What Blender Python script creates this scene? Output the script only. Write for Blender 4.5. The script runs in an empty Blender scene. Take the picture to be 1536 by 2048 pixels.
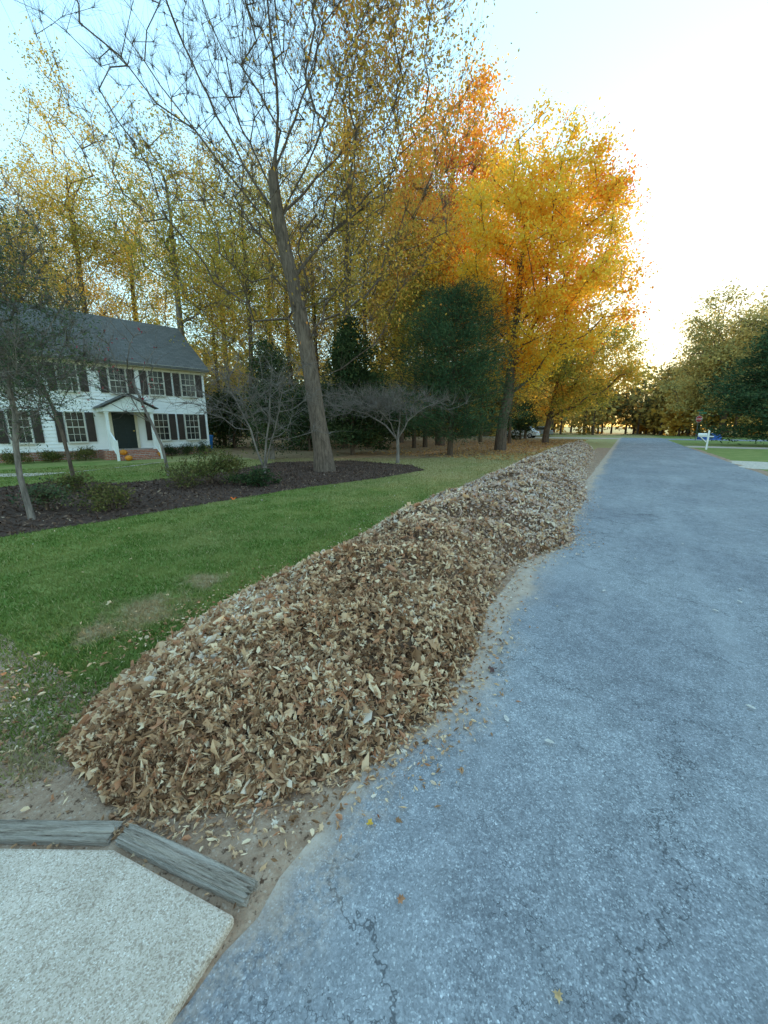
import bpy, math, random
import numpy as np
from mathutils import Vector, noise as mnoise
scene=bpy.context.scene; col=scene.collection
R=math.radians
random.seed(3)
PITCH=R(12.61); FP=769.0; CAMH=1.6
SP,CP=math.sin(PITCH),math.cos(PITCH)
def ray(px,py):
    dx=(px-768)/FP; dy=(1024-py)/FP
    return dx, CP+dy*SP, -SP+dy*CP
def G(px,py,z=0.0):
    x,y,zz=ray(px,py); t=(z-CAMH)/zz
    return Vector((x*t,y*t,z))
def P(px,py,Y):
    x,y,zz=ray(px,py); t=Y/y
    return Vector((x*t,Y,CAMH+zz*t))
def B(px,Y):                       # ground point at column px (near the horizon), distance Y
    d=Y*CP+CAMH*SP
    return ((px-768)/FP*d, Y)
O=np.array([-.93,0.0]); D=np.array([.527,.850]); D/=np.linalg.norm(D); NL=np.array([-D[1],D[0]])
ROT=math.atan2(D[1],D[0])
def RD(u,v,z=0.0):
    p=O+u*D+v*NL
    return (p[0],p[1],z)
# ------------------------------------------------------------------ mesh helpers
def mesh_np(name,V,Fs,mats,parent=None,smooth=False,mi=None):
    V=np.asarray(V,dtype=np.float32).reshape(-1,3)
    loops=[];starts=[];s=0
    for F in Fs:
        F=np.asarray(F,dtype=np.int32)
        if F.size==0: continue
        k=F.shape[1]; n=F.shape[0]
        loops.append(F.reshape(-1)); starts.append(s+np.arange(n)*k); s+=n*k
    loops=np.concatenate(loops).astype(np.int32); starts=np.concatenate(starts).astype(np.int32)
    me=bpy.data.meshes.new(name)
    me.vertices.add(len(V)); me.vertices.foreach_set('co',V.reshape(-1))
    me.loops.add(len(loops)); me.loops.foreach_set('vertex_index',loops)
    me.polygons.add(len(starts)); me.polygons.foreach_set('loop_start',starts)
    if not isinstance(mats,(list,tuple)): mats=[mats]
    for m in mats: me.materials.append(m)
    me.update(calc_edges=True)
    if mi is not None: me.polygons.foreach_set('material_index',np.asarray(mi,dtype=np.int32))
    me.polygons.foreach_set('use_smooth',np.full(len(starts),bool(smooth)))
    me.update()
    o=bpy.data.objects.new(name,me); col.objects.link(o)
    if parent is not None: o.parent=parent
    return o
class MB:
    def __init__(s): s.v=[]; s.f={}; s.n=0
    def add(s,V,F):
        V=np.asarray(V,float).reshape(-1,3)
        for f in F: s.f.setdefault(len(f),[]).append([i+s.n for i in f])
        s.v.append(V); s.n+=len(V)
    def addnp(s,V,F):
        V=np.asarray(V,float).reshape(-1,3); F=np.asarray(F)+s.n
        s.f.setdefault(F.shape[1],[]).extend(F.tolist()); s.v.append(V); s.n+=len(V)
    def box(s,x0,x1,y0,y1,z0,z1):
        V=[(x0,y0,z0),(x1,y0,z0),(x1,y1,z0),(x0,y1,z0),(x0,y0,z1),(x1,y0,z1),(x1,y1,z1),(x0,y1,z1)]
        s.add(V,[(0,3,2,1),(4,5,6,7),(0,1,5,4),(1,2,6,5),(2,3,7,6),(3,0,4,7)])
    def prism(s,prof,axis,a0,a1):      # prof: (p,q) polygon; extruded along axis
        n=len(prof); V=[]
        for a in (a0,a1):
            for p,q in prof:
                V.append({'x':(a,p,q),'y':(p,a,q),'z':(p,q,a)}[axis])
        F=[tuple(range(n))[::-1],tuple(range(n,2*n))]
        for i in range(n): j=(i+1)%n; F.append((i,j,n+j,n+i))
        s.add(V,F)
    def tube(s,pts,rad,k=8,cap=True):
        pts=np.asarray(pts,float)[None]; rad=np.broadcast_to(np.asarray(rad,float),(pts.shape[1],))[None]
        V,F=tubes(pts,rad,k); s.addnp(V,F)
        if cap:
            m=pts.shape[1]; base=s.n-m*k
            s.f.setdefault(k,[]).append([base+i for i in range(k)][::-1]); s.f[k].append([base+(m-1)*k+i for i in range(k)])
    def build(s,name,mat,parent=None,smooth=False):
        return mesh_np(name,np.concatenate(s.v),[np.array(f) for f in s.f.values()],mat,parent,smooth)
def nrm(a): return a/np.maximum(np.linalg.norm(a,axis=-1,keepdims=True),1e-9)
def tubes(Pp,Rr,k):
    N,m,_=Pp.shape
    T=np.zeros_like(Pp); T[:,1:-1]=Pp[:,2:]-Pp[:,:-2]; T[:,0]=Pp[:,1]-Pp[:,0]; T[:,-1]=Pp[:,-1]-Pp[:,-2]; T=nrm(T)
    d=nrm(Pp[:,-1]-Pp[:,0]); a=np.where(np.abs(d[:,2:3])<.9,np.array([[0,0,1.]]),np.array([[1.,0,0]]))
    u=nrm(np.cross(d,a))[:,None,:]; u=nrm(u-T*np.sum(u*T,-1,keepdims=True)); v=np.cross(T,u)
    an=np.arange(k)/k*2*np.pi
    ring=np.cos(an)[None,None,:,None]*u[:,:,None,:]+np.sin(an)[None,None,:,None]*v[:,:,None,:]
    V=Pp[:,:,None,:]+Rr[:,:,None,None]*ring
    idx=np.arange(N*m*k).reshape(N,m,k); nx=np.roll(idx,-1,axis=2)
    F=np.stack([idx[:,:-1],nx[:,:-1],nx[:,1:],idx[:,1:]],-1).reshape(-1,4)
    return V.reshape(-1,3),F
def cards(C,L,asp,rng,up=0.0,axis=None,axw=0.0):
    N=len(C); n=nrm(rng.normal(size=(N,3))+np.array([0,0,up])); t=rng.normal(size=(N,3))
    if axis is not None: t=nrm(t)*(1-axw)+axis*axw
    t=nrm(t-n*np.sum(t*n,-1,keepdims=True)); b=np.cross(n,t)
    L=np.broadcast_to(L,(N,))[:,None]
    V=np.stack([C-t*L*.5,C-b*L*asp*.5+t*L*.06,C+t*L*.5,C+b*L*asp*.5+t*L*.06],1)
    return V.reshape(-1,3),np.arange(N*4).reshape(N,4)
def pip(x,y,poly):
    inside=np.zeros(x.shape,bool); n=len(poly)
    for i in range(n):
        x1,y1=poly[i]; x2,y2=poly[(i+1)%n]
        c=((y1>y)!=(y2>y))&(x<(x2-x1)*(y-y1)/((y2-y1) if y2!=y1 else 1e-9)+x1); inside^=c
    return inside
def tag(o,label=None,cat=None,group=None,kind=None):
    if label: o['label']=label
    if cat: o['category']=cat
    if group: o['group']=group
    if kind: o['kind']=kind
    return o
def empty(name,loc,rz=0,label=None,cat=None,group=None):
    o=bpy.data.objects.new(name,None); col.objects.link(o); o.location=(loc[0],loc[1],loc[2] if len(loc)>2 else 0); o.rotation_euler=(0,0,rz); o.empty_display_size=.2
    return tag(o,label,cat,group)
def dup(root,loc,rz=0,sc=1.0,label=None,group=None):
    r=root.copy(); col.objects.link(r); r.location=(loc[0],loc[1],0); r.rotation_euler=(0,0,rz)
    r.scale=(sc,sc,sc) if not isinstance(sc,tuple) else sc
    if label: r['label']=label
    if group: r['group']=group
    for ch in list(root.children):
        c=ch.copy(); col.objects.link(c); c.parent=r
        for g in list(ch.children):
            d=g.copy(); col.objects.link(d); d.parent=c
    return r
# ------------------------------------------------------------------ materials
class NT:
    def __init__(s,name):
        s.m=bpy.data.materials.new(name); s.m.use_nodes=True; s.t=s.m.node_tree; s.t.nodes.clear()
        s.out=s.t.nodes.new('ShaderNodeOutputMaterial')
    def n(s,typ,ins=None,**kw):
        nd=s.t.nodes.new('ShaderNode'+typ)
        for k,v in kw.items(): setattr(nd,k,v)
        for k,v in (ins or {}).items():
            sk=nd.inputs[k]
            if isinstance(v,bpy.types.NodeSocket): s.t.links.new(v,sk)
            else:
                if sk.type=='RGBA' and len(v)==3: v=(*v,1)
                sk.default_value=v
        return nd
    def math(s,op,a,b=0.0,c=None,clamp=False):
        d={0:a,1:b}
        if c is not None: d[2]=c
        return s.n('Math',d,operation=op,use_clamp=clamp).outputs[0]
    def mix(s,f,a,b,blend='MIX'):
        nd=s.n('Mix',None,data_type='RGBA',blend_type=blend)
        for i,v in ((0,f),(6,a),(7,b)):
            sk=nd.inputs[i]
            if isinstance(v,bpy.types.NodeSocket): s.t.links.new(v,sk)
            else: sk.default_value=v if i==0 else ((*v,1) if len(v)==3 else v)
        return nd.outputs[2]
    def ramp(s,f,stops,interp='LINEAR'):
        nd=s.n('ValToRGB',{0:f}); cr=nd.color_ramp; cr.interpolation=interp
        while len(cr.elements)<len(stops): cr.elements.new(.5)
        for e,(p,c) in zip(cr.elements,stops): e.position=p; e.color=(*c,1) if len(c)==3 else c
        return nd.outputs[0]
    def rng(s,v,a,b,c=0.0,d=1.0,smooth=True):
        return s.n('MapRange',{0:v,1:a,2:b,3:c,4:d},interpolation_type='SMOOTHSTEP' if smooth else 'LINEAR').outputs[0]
    def noise(s,vec,scale,detail=3,rough=.6):
        return s.n('TexNoise',{'Vector':vec,'Scale':scale,'Detail':detail,'Roughness':rough}).outputs['Fac']
    def princ(s,colr,rough=.85,bump=None,bstr=.3,bdist=.02,spec=.3,metal=0.0):
        p=s.n('BsdfPrincipled',{'Base Color':colr,'Roughness':rough,'Metallic':metal})
        p.inputs['Specular IOR Level'].default_value=spec
        if bump is not None:
            b=s.n('Bump',{'Height':bump,'Strength':bstr,'Distance':bdist}); s.t.links.new(b.outputs[0],p.inputs['Normal'])
        s.t.links.new(p.outputs[0],s.out.inputs[0]); return p
    def obj(s): return s.n('TexCoord').outputs['Object']
    def pos(s): return s.n('NewGeometry').outputs['Position']
    def isl(s): return s.n('NewGeometry').outputs['Random Per Island']
def simple(name,c,rough=.8,var=.3,scale=6,bump=.25,bscale=40,metal=0.0,spec=.3,stretch=None):
    t=NT(name); v=t.obj()
    if stretch: v=t.n('Mapping',{'Vector':v,'Scale':stretch}).outputs[0]
    f=t.noise(v,scale,5)
    c=np.array(c)
    cc=t.ramp(f,[(.3,tuple(c*(1-var))),(.7,tuple(np.minimum(c*(1+var),1)))])
    t.princ(cc,rough,t.noise(v,bscale,4) if bump else None,bump,.01,spec,metal); return t.m
def uv_nodes(t):
    p=t.pos(); q=t.n('VectorMath',{0:p,1:(O[0],O[1],0)},operation='SUBTRACT').outputs[0]
    u=t.n('VectorMath',{0:q,1:(D[0],D[1],0)},operation='DOT_PRODUCT').outputs['Value']
    v=t.n('VectorMath',{0:q,1:(NL[0],NL[1],0)},operation='DOT_PRODUCT').outputs['Value']
    return p,u,v
def leafmat(name,stops,transl=.35,amt=1.0,nscale=.35,interp='LINEAR',pale=None,edge=None):
    t=NT(name); r=t.isl(); n=t.noise(t.pos(),nscale,1)
    n=t.math('MULTIPLY',t.math('SUBTRACT',n,.5),1.5*amt)
    f=t.math('MULTIPLY_ADD',r,.75,.125)
    if edge:
        e=t.n('VectorMath',{0:t.obj(),1:edge[0]},operation='DOT_PRODUCT').outputs['Value']; f=t.math('SUBTRACT',f,t.rng(e,edge[1],edge[2],0,edge[3]))
    f=t.math('ADD',f,n,clamp=True)
    c=t.ramp(f,stops,interp)
    if pale:
        p,u,v=uv_nodes(t); r2=t.math('FRACT',t.math('MULTIPLY',r,37.7))
        k=t.math('MULTIPLY',t.rng(u,pale[1],pale[2]),t.rng(r2,.25,.9)); c=t.mix(t.math('MULTIPLY',k,pale[3]),c,pale[0])
    d=t.n('BsdfDiffuse',{'Color':c}); tr=t.n('BsdfTranslucent',{'Color':c})
    m=t.n('MixShader',{0:transl,1:d.outputs[0],2:tr.outputs[0]}); t.t.links.new(m.outputs[0],t.out.inputs[0]); return t.m
def barkmat(name,c):
    t=NT(name); v=t.n('Mapping',{'Vector':t.obj(),'Scale':(9,9,1.6)}).outputs[0]
    f=t.noise(v,1.6,5,.7); c=np.array(c)
    cc=t.ramp(f,[(.32,tuple(c*.4)),(.6,tuple(c*1.15)),(.8,tuple(c*1.7))]); t.princ(cc,.95,f,.9,.05,.1); return t.m
M={}
M['bark']=barkmat('bark',(.155,.108,.08)); M['bark_shade']=barkmat('shade_tree_bark',(.185,.13,.098)); M['bark_grey']=barkmat('bark_grey',(.25,.20,.168)); M['bark_brown']=barkmat('bark_brown',(.145,.096,.068))
M['gold']=leafmat('gold_leaf',[(0,(.76,.20,.035)),(.18,(.90,.43,.04)),(.46,(.97,.65,.065)),(.8,(.93,.69,.10)),(1,(.62,.53,.10))],.5,.75,.28,edge=((.8,-.25,.25),5.5,10.0,.5))
M['orange']=leafmat('orange_leaf',[(0,(.74,.19,.05)),(.4,(.88,.38,.06)),(.75,(.92,.58,.08)),(1,(.66,.49,.10))],.5,.8,.3)
M['olive']=leafmat('olive_leaf',[(0,(.23,.22,.06)),(.3,(.45,.37,.085)),(.6,(.73,.50,.095)),(1,(.88,.54,.09))],.5,1.0,.2)
M['shade']=leafmat('shade_tree_leaf',[(0,(.40,.27,.06)),(.4,(.68,.42,.08)),(.7,(.84,.46,.08)),(1,(.82,.32,.07))],.5,1.0,.3)
M['goldgreen']=leafmat('gold_green_leaf',[(0,(.21,.22,.05)),(.35,(.46,.39,.08)),(.7,(.77,.52,.09)),(1,(.84,.44,.08))],.5,1.0,.25)
M['pine']=leafmat('pine_needle',[(0,(.030,.060,.032)),(.5,(.058,.108,.052)),(1,(.12,.165,.066))],.2,.8,.8)
M['dark']=leafmat('dark_leaf',[(0,(.024,.042,.020)),(.5,(.050,.076,.032)),(1,(.11,.125,.045))],.2,.8,.8)
M['cedar']=leafmat('cedar_leaf',[(0,(.050,.075,.048)),(.5,(.092,.128,.068)),(1,(.17,.185,.082))],.25,.8,1.0)
M['shrub']=leafmat('shrub_leaf',[(0,(.055,.072,.026)),(.5,(.125,.128,.04)),(1,(.25,.2,.07))],.25,.8,1.5)
M['red']=leafmat('red_leaf',[(0,(.32,.02,.05)),(1,(.55,.08,.09))],.4)
M['brown_tree']=leafmat('brown_tree_leaf',[(0,(.25,.22,.09)),(.4,(.46,.37,.13)),(.75,(.68,.49,.17)),(1,(.78,.55,.18))],.45,1.0,.15)
M['far']=leafmat('far_wood_leaf',[(0,(.11,.11,.05)),(.3,(.28,.22,.08)),(.6,(.55,.37,.10)),(1,(.78,.49,.11))],.4,1.5,.07)
M['pile']=leafmat('dry_leaf',[(0,(.17,.09,.05)),(.13,(.31,.17,.09)),(.29,(.50,.295,.165)),(.47,(.68,.45,.265)),(.61,(.54,.265,.145)),(.69,(.83,.63,.41)),(.85,(.74,.61,.48)),(.945,(.90,.79,.61))],.12,.45,1.0,'CONSTANT',pale=((.84,.75,.73),2.6,8.0,.6))
M['pilebase']=simple('leaf_mould',(.13,.072,.042),.95,.6,25,.6,60)
M['litter']=leafmat('litter_leaf',[(0,(.22,.11,.055)),(.3,(.44,.23,.095)),(.6,(.60,.33,.115)),(1,(.68,.47,.23))],.1,.5,.8)
M['white']=simple('white_paint',(.84,.83,.80),.55,.06,3,.05,50)
M['siding']=simple('white_siding',(.92,.89,.86),.6,.03,2,0,50)
M['trim']=simple('cream_trim',(.70,.60,.46),.6,.1,3,.05)
M['frame']=simple('cream_window_frame',(.64,.59,.50),.6,.08,3,.05)
M['shutter']=simple('dark_shutter',(.055,.037,.031),.5,.2,5,.1,30)
M['door']=simple('dark_door',(.012,.022,.022),.4,.2,5,.05)
M['brass']=simple('brass',(.5,.36,.12),.35,.1,5,.0,10,.9)
t=NT('window_glass'); t.princ(t.ramp(t.noise(t.obj(),1.5),[(.35,(.012,.014,.016)),(.65,(.06,.06,.058))]),.12,spec=.35); M['glass']=t.m
t=NT('brick'); br=t.n('TexBrick',{'Vector':t.n('Mapping',{'Vector':t.obj(),'Rotation':(R(90),0,0)}).outputs[0],'Color1':(.44,.155,.085,1),'Color2':(.31,.10,.055,1),'Mortar':(.42,.33,.28,1),'Scale':1.0,'Mortar Size':.012,'Brick Width':.22,'Row Height':.075}); t.princ(br.outputs[0],.9); M['brick']=t.m
def shingle(name,c):
    t=NT(name); v=t.obj(); br=t.n('TexBrick',{'Vector':v,'Color1':(*[q*.75 for q in c],1),'Color2':(*[q*1.3 for q in c],1),'Mortar':(*[q*.4 for q in c],1),'Scale':1.0,'Mortar Size':.012,'Brick Width':.3,'Row Height':.16})
    cc=t.mix(t.noise(v,1.2),br.outputs[0],tuple(q*.8 for q in c)); t.princ(cc,.9,br.outputs['Fac'],.3,.02); return t.m
M['shingle']=shingle('grey_shingle',(.14,.13,.118)); M['brownroof']=shingle('brown_shingle',(.12,.09,.07))
def grassmat(name,blade):
    t=NT(name); p,u,v=uv_nodes(t)
    big=t.noise(p,.45,2); med=t.noise(p,1.6,3)
    dry=t.math('ADD',t.rng(u,4.5,16),t.math('MULTIPLY',t.math('SUBTRACT',big,.5),1.5),clamp=True)
    dry=t.math('MULTIPLY',t.math('MULTIPLY',dry,.85),t.rng(v,-5.2,-4,.2,1))
    r=t.isl() if blade else t.noise(p,60,3)
    g=t.ramp(r,[(0,(.072,.120,.022)),(.5,(.138,.205,.042)),(.85,(.23,.28,.075)),(1,(.52,.42,.21))])
    g=t.mix(t.rng(med,.38,.65),g,t.mix(.65,g,(.28,.30,.09)))
    dr=t.ramp(r,[(0,(.25,.205,.08)),(.6,(.44,.35,.16)),(1,(.57,.43,.24))])
    c=t.mix(dry,g,dr)
    wob=t.math('MULTIPLY',t.math('SUBTRACT',t.noise(p,3.4,5,.75),.5),1.2)
    sp=None
    for (px,py,rad) in ((290,1222,.42),(195,1262,.24),(405,1166,.3),(30,1600,.3)):
        c0=G(px,py); d=t.n('VectorMath',{0:p,1:(c0.x,c0.y,0)},operation='DISTANCE').outputs['Value']
        k=t.rng(t.math('ADD',d,wob),rad*.2,rad*1.1,1,0); sp=k if sp is None else t.math('MAXIMUM',sp,k)
    c=t.mix(t.math('MULTIPLY',sp,.62),c,(.52,.35,.225))
    if blade:
        d=t.n('BsdfDiffuse',{'Color':c}); tr=t.n('BsdfTranslucent',{'Color':c}); m=t.n('MixShader',{0:.3,1:d.outputs[0],2:tr.outputs[0]}); t.t.links.new(m.outputs[0],t.out.inputs[0])
    else:
        t.princ(c,.95,t.noise(p,45,3),.8,.03,.1)
    return t.m
M['ground']=grassmat('lawn_ground',False); M['blade']=grassmat('grass_blade',True)
t=NT('mulch'); p=t.pos(); f=t.noise(p,28,4,.7); vo=t.n('TexVoronoi',{'Vector':p,'Scale':30.0}); cc=t.mix(.5,t.ramp(f,[(.3,(.050,.030,.022)),(.7,(.19,.115,.082))]),t.ramp(vo.outputs['Color'],[(0,(.034,.022,.018)),(.8,(.13,.08,.062)),(1,(.27,.18,.135))])); t.princ(cc,.95,f,1.0,.05,.1); M['mulch']=t.m
t=NT('forest_floor'); p=t.pos(); f=t.noise(p,14,4,.7); vo=t.n('TexVoronoi',{'Vector':p,'Scale':9.0}); cc=t.mix(t.noise(p,.8),t.ramp(f,[(.3,(.12,.08,.045)),(.7,(.36,.235,.135))]),t.ramp(vo.outputs['Color'],[(0,(.15,.09,.05)),(.6,(.36,.235,.12)),(1,(.5,.36,.2))])); t.princ(cc,.95,f,.9,.04,.1); M['floor']=t.m
t=NT('sandy_dirt'); p=t.pos(); f=t.noise(p,6,5,.7); vo=t.n('TexVoronoi',{'Vector':p,'Scale':110.0}); sp=t.rng(vo.outputs['Color'],.75,.95)
cc=t.ramp(f,[(.3,(.22,.13,.082)),(.5,(.38,.245,.16)),(.72,(.55,.395,.28))]); cc=t.mix(t.math('MULTIPLY',sp,.5),cc,(.62,.50,.40)); cc=t.mix(t.rng(t.noise(p,40,4),.56,.68),cc,(.12,.068,.042)); t.princ(cc,.95,t.noise(p,70,3),.7,.02,.1); M['dirt']=t.m
# asphalt
def asphalt():
    t=NT('asphalt'); o=t.obj(); sx=t.n('SeparateXYZ',{0:o}); v=sx.outputs[1]; u=sx.outputs[0]
    vo=t.n('TexVoronoi',{'Vector':o,'Scale':210.0}); vo2=t.n('TexVoronoi',{'Vector':o,'Scale':95.0})
    st=t.ramp(t.n('SeparateColor',{0:vo.outputs['Color']}).outputs[0],[(0,(.125,.126,.132)),(.5,(.235,.236,.246)),(.86,(.325,.326,.335)),(.95,(.51,.51,.51)),(1,(.78,.77,.76))])
    st2=t.ramp(t.n('SeparateColor',{0:vo2.outputs['Color']}).outputs[1],[(0,(.15,.152,.158)),(.7,(.272,.274,.285)),(.95,(.37,.37,.375)),(1,(.49,.49,.49))])
    c=t.mix(.45,st,st2)
    big=t.noise(o,.55,3,.6); c=t.mix(1.0,c,t.ramp(big,[(.3,(.82,.82,.84)),(.7,(1.12,1.12,1.1))]),'MULTIPLY')
    fine=t.noise(o,7,4,.7); c=t.mix(1.0,c,t.ramp(fine,[(.3,(.78,.78,.78)),(.7,(1.17,1.17,1.17))]),'MULTIPLY')
    worn=t.noise(t.n('Mapping',{'Vector':o,'Scale':(.25,1.6,1)}).outputs[0],1.0,3); c=t.mix(t.math('MULTIPLY',t.rng(worn,.45,.75),.38),c,(.39,.385,.38))
    # cracks
    nz=t.n('TexNoise',{'Vector':o,'Scale':1.6,'Detail':6.0,'Roughness':.78}).outputs['Color']
    w=t.n('VectorMath',{0:t.n('VectorMath',{0:nz,1:(.5,.5,.5)},operation='SUBTRACT').outputs[0],1:(.9,.9,0)},operation='MULTIPLY').outputs[0]
    ov=t.n('VectorMath',{0:o,1:w},operation='ADD').outputs[0]
    masks=[]
    for sc,th,mlo,ms in ((.55,.0042,.20,.35),(1.5,.0056,.36,.5)):
        e=t.n('TexVoronoi',{'Vector':ov,'Scale':sc},feature='DISTANCE_TO_EDGE').outputs['Distance']
        k=t.rng(e,th*.2,th,1,0); mk=t.rng(t.noise(o,ms,1),mlo,mlo+.12); masks.append(t.math('MULTIPLY',k,mk))
    cr=t.math('MAXIMUM',masks[0],masks[1]); c=t.mix(t.math('MULTIPLY',cr,.72),c,(.06,.06,.062))
    # sandy dust along the verge
    wob=t.math('MULTIPLY',t.math('SUBTRACT',t.noise(o,1.3,4,.6),.5),.6)
    dd=t.math('ADD',t.math('ADD',v,wob),t.rng(u,.9,2.6,-.16,.09)); dust=t.rng(dd,-.28,.06)
    grit=t.rng(t.noise(o,28,4,.75),.35,.65); dm=t.math('MULTIPLY',dust,t.math('MAXIMUM',grit,t.rng(dust,.4,.95)))
    dc=t.ramp(t.noise(o,9,4,.7),[(.3,(.29,.19,.13)),(.5,(.43,.305,.215)),(.7,(.55,.42,.32))]); dc=t.mix(t.rng(vo2.outputs['Distance'],.2,.5,0,.3),dc,(.57,.49,.41)); c=t.mix(dm,c,dc)
    t.princ(c,.9,vo.outputs['Distance'],.2,.0025,.2); return t.m
M['asphalt']=asphalt()
t=NT('exposed_aggregate'); p=t.pos(); vo=t.n('TexVoronoi',{'Vector':p,'Scale':270.0}); vo2=t.n('TexVoronoi',{'Vector':p,'Scale':135.0}); s=t.n('SeparateColor',{0:vo.outputs['Color']}).outputs[0]; s2=t.n('SeparateColor',{0:vo2.outputs['Color']}).outputs[1]
cc=t.ramp(s,[(0,(.42,.32,.24)),(.2,(.55,.44,.34)),(.55,(.63,.51,.41)),(.88,(.70,.585,.48)),(.97,(.80,.70,.60))],'CONSTANT'); cc=t.mix(t.rng(s2,.88,.97,0,.5),cc,(.26,.18,.125)); cc=t.mix(1.0,cc,t.ramp(t.noise(p,3.5,5,.65),[(.3,(.80,.79,.77)),(.7,(1.08,1.08,1.08))]),'MULTIPLY')
t.princ(cc,.9,vo.outputs['Distance'],.22,.003,.15); M['concrete']=t.m
M['pave']=simple('pale_paving',(.50,.40,.31),.9,.25,8,.3)
M['gravel']=simple('pale_gravel',(.54,.46,.37),.95,.45,12,.8,30)
t=NT('weathered_wood'); v=t.n('Mapping',{'Vector':t.obj(),'Scale':(1.8,34,34)}).outputs[0]; f=t.noise(v,1.4,7,.85); f2=t.noise(t.n('Mapping',{'Vector':t.obj(),'Scale':(3,60,60)}).outputs[0],1.0,4,.8)
cc=t.ramp(f,[(.34,(.08,.058,.045)),(.41,(.38,.295,.225)),(.52,(.68,.56,.45)),(.72,(.82,.70,.59))]); cc=t.mix(t.rng(f2,.27,.37,.7,0),cc,(.08,.055,.042)); t.princ(cc,.95,t.math('ADD',f,f2),1.0,.03,.1); M['timber']=t.m
# ------------------------------------------------------------------ world, sun, camera
SUN_EL,SUN_AZ=R(8.5),R(38)
w=bpy.data.worlds.new('World'); scene.world=w; w.use_nodes=True; wn=w.node_tree
bg=wn.nodes['Background']; sky=wn.nodes.new('ShaderNodeTexSky'); sky.sky_type='NISHITA'; sky.sun_disc=False
sky.sun_elevation=SUN_EL; sky.sun_rotation=SUN_AZ; sky.air_density=1.0; sky.dust_density=.3; sky.ozone_density=2.0
def vm(op,a,b):
    nd=wn.nodes.new('ShaderNodeVectorMath'); nd.operation=op
    for i,v in ((0,a),(1,b)):
        if isinstance(v,bpy.types.NodeSocket): wn.links.new(v,nd.inputs[i])
        else: nd.inputs[i].default_value=v
    return nd.outputs['Value'] if op=='DOT_PRODUCT' else nd.outputs[0]
ks=3.2
x=vm('MULTIPLY',sky.outputs[0],(.91*ks,.96*ks,.82*ks))
lum=vm('DOT_PRODUCT',x,(.10,.26,.06))
den=vm('ADD',vm('ADD',lum,vm('MULTIPLY',x,(.12,.12,.12))),(1,1,1))
soft=vm('DIVIDE',x,den)   # gentle shoulder: the glow round the sun does not swallow the sky
wn.links.new(soft,bg.inputs[0]); bg.inputs[1].default_value=1.0
sl=bpy.data.lights.new('sun','SUN'); sl.energy=5.0; sl.angle=R(.6); sl.color=(1,.76,.46)
so=bpy.data.objects.new('sun',sl); col.objects.link(so)
sd=Vector((math.sin(SUN_AZ)*math.cos(SUN_EL),math.cos(SUN_AZ)*math.cos(SUN_EL),math.sin(SUN_EL)))
so.rotation_euler=sd.to_track_quat('Z','Y').to_euler(); so.location=(0,0,40)
cam=bpy.data.cameras.new('camera'); cam.lens=FP/2048*36; cam.sensor_width=36; cam.clip_start=.05; cam.clip_end=2000
co=bpy.data.objects.new('camera',cam); col.objects.link(co); co.location=(0,0,CAMH); co.rotation_euler=(R(90)-PITCH,0,0); scene.camera=co
scene.view_settings.view_transform='Standard'; scene.view_settings.look='None'; scene.view_settings.exposure=0
# ------------------------------------------------------------------ setting: ground sheets
def sheet(name,pts,z,mat,rough_edge=0,seed=1):
    pts=[(p[0],p[1]) for p in pts]
    if rough_edge:
        rr=random.Random(seed); out=[]
        for i,a in enumerate(pts):
            b=pts[(i+1)%len(pts)]; n=max(1,int(math.dist(a,b)/(rough_edge*3)))
            for k in range(n):
                s=k/n; out.append((a[0]+(b[0]-a[0])*s+rr.uniform(-1,1)*rough_edge,a[1]+(b[1]-a[1])*s+rr.uniform(-1,1)*rough_edge))
        pts=out
    o=mesh_np(name,[(x,y,z) for x,y in pts],[np.arange(len(pts))[None]],mat); return tag(o,kind='structure')
S=900
tag(sheet('ground',[(-S,-S),(S,-S),(S,S),(-S,S)],0,M['ground']),kind='structure')
mulch_poly=[tuple(G(*q)[:2]) for q in [(-420,1150),(-150,1100),(0,1074),(200,1044),(400,1010),(600,977),(750,958),(850,941),(825,931),(700,921),(550,925),(400,952),(250,966),(100,964),(0,975),(-200,985),(-420,1000)]]
# road (local x along the road, local y to its left)
us=np.concatenate([np.arange(-6,12,.12),np.arange(12,66,.6)]); V=[];n=len(us)
for u in us:
    e=.05*mnoise.noise(Vector((u*1.7,0,3)))+.03*mnoise.noise(Vector((u*6,1,3)))
    V+= [(u,-4.85+2*e,.004),(u,.09+e,.004)]
F=[(2*i,2*i+2,2*i+3,2*i+1) for i in range(n-1)]
ro=mesh_np('road',V,[np.array(F)],M['asphalt']); ro.location=(O[0],O[1],0); ro.rotation_euler=(0,0,ROT); tag(ro,kind='structure')
cs=mesh_np('cross_street',[(57,-60,.008),(63,-60,.008),(63,40,.008),(57,40,.008)],[np.array([[0,1,2,3]])],M['asphalt']); cs.location=(O[0],O[1],0); cs.rotation_euler=(0,0,ROT); tag(cs,kind='structure')
sheet('dirt_shoulder',[RD(-6,-.12),RD(34,-.1),RD(34,1.0),RD(10,1.0),RD(2.2,1.3),RD(1.3,1.9),RD(1.25,3.2),RD(1.1,6),RD(-3,7),RD(-6,5)],.002,M['dirt'],.05,4)
fl=[B(430,22),B(560,17.5),B(760,17.8),B(860,19.5),B(960,21.5),B(1060,24),RD(33,4.2)[:2],RD(56,3.8)[:2],RD(56,60)[:2],(-60,75),(-45,40),(-12,34)]
sheet('forest_floor',fl,.003,M['floor'],.25,5)
sheet('mulch_bed',mulch_poly,.006,M['mulch'],.06,6)
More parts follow.
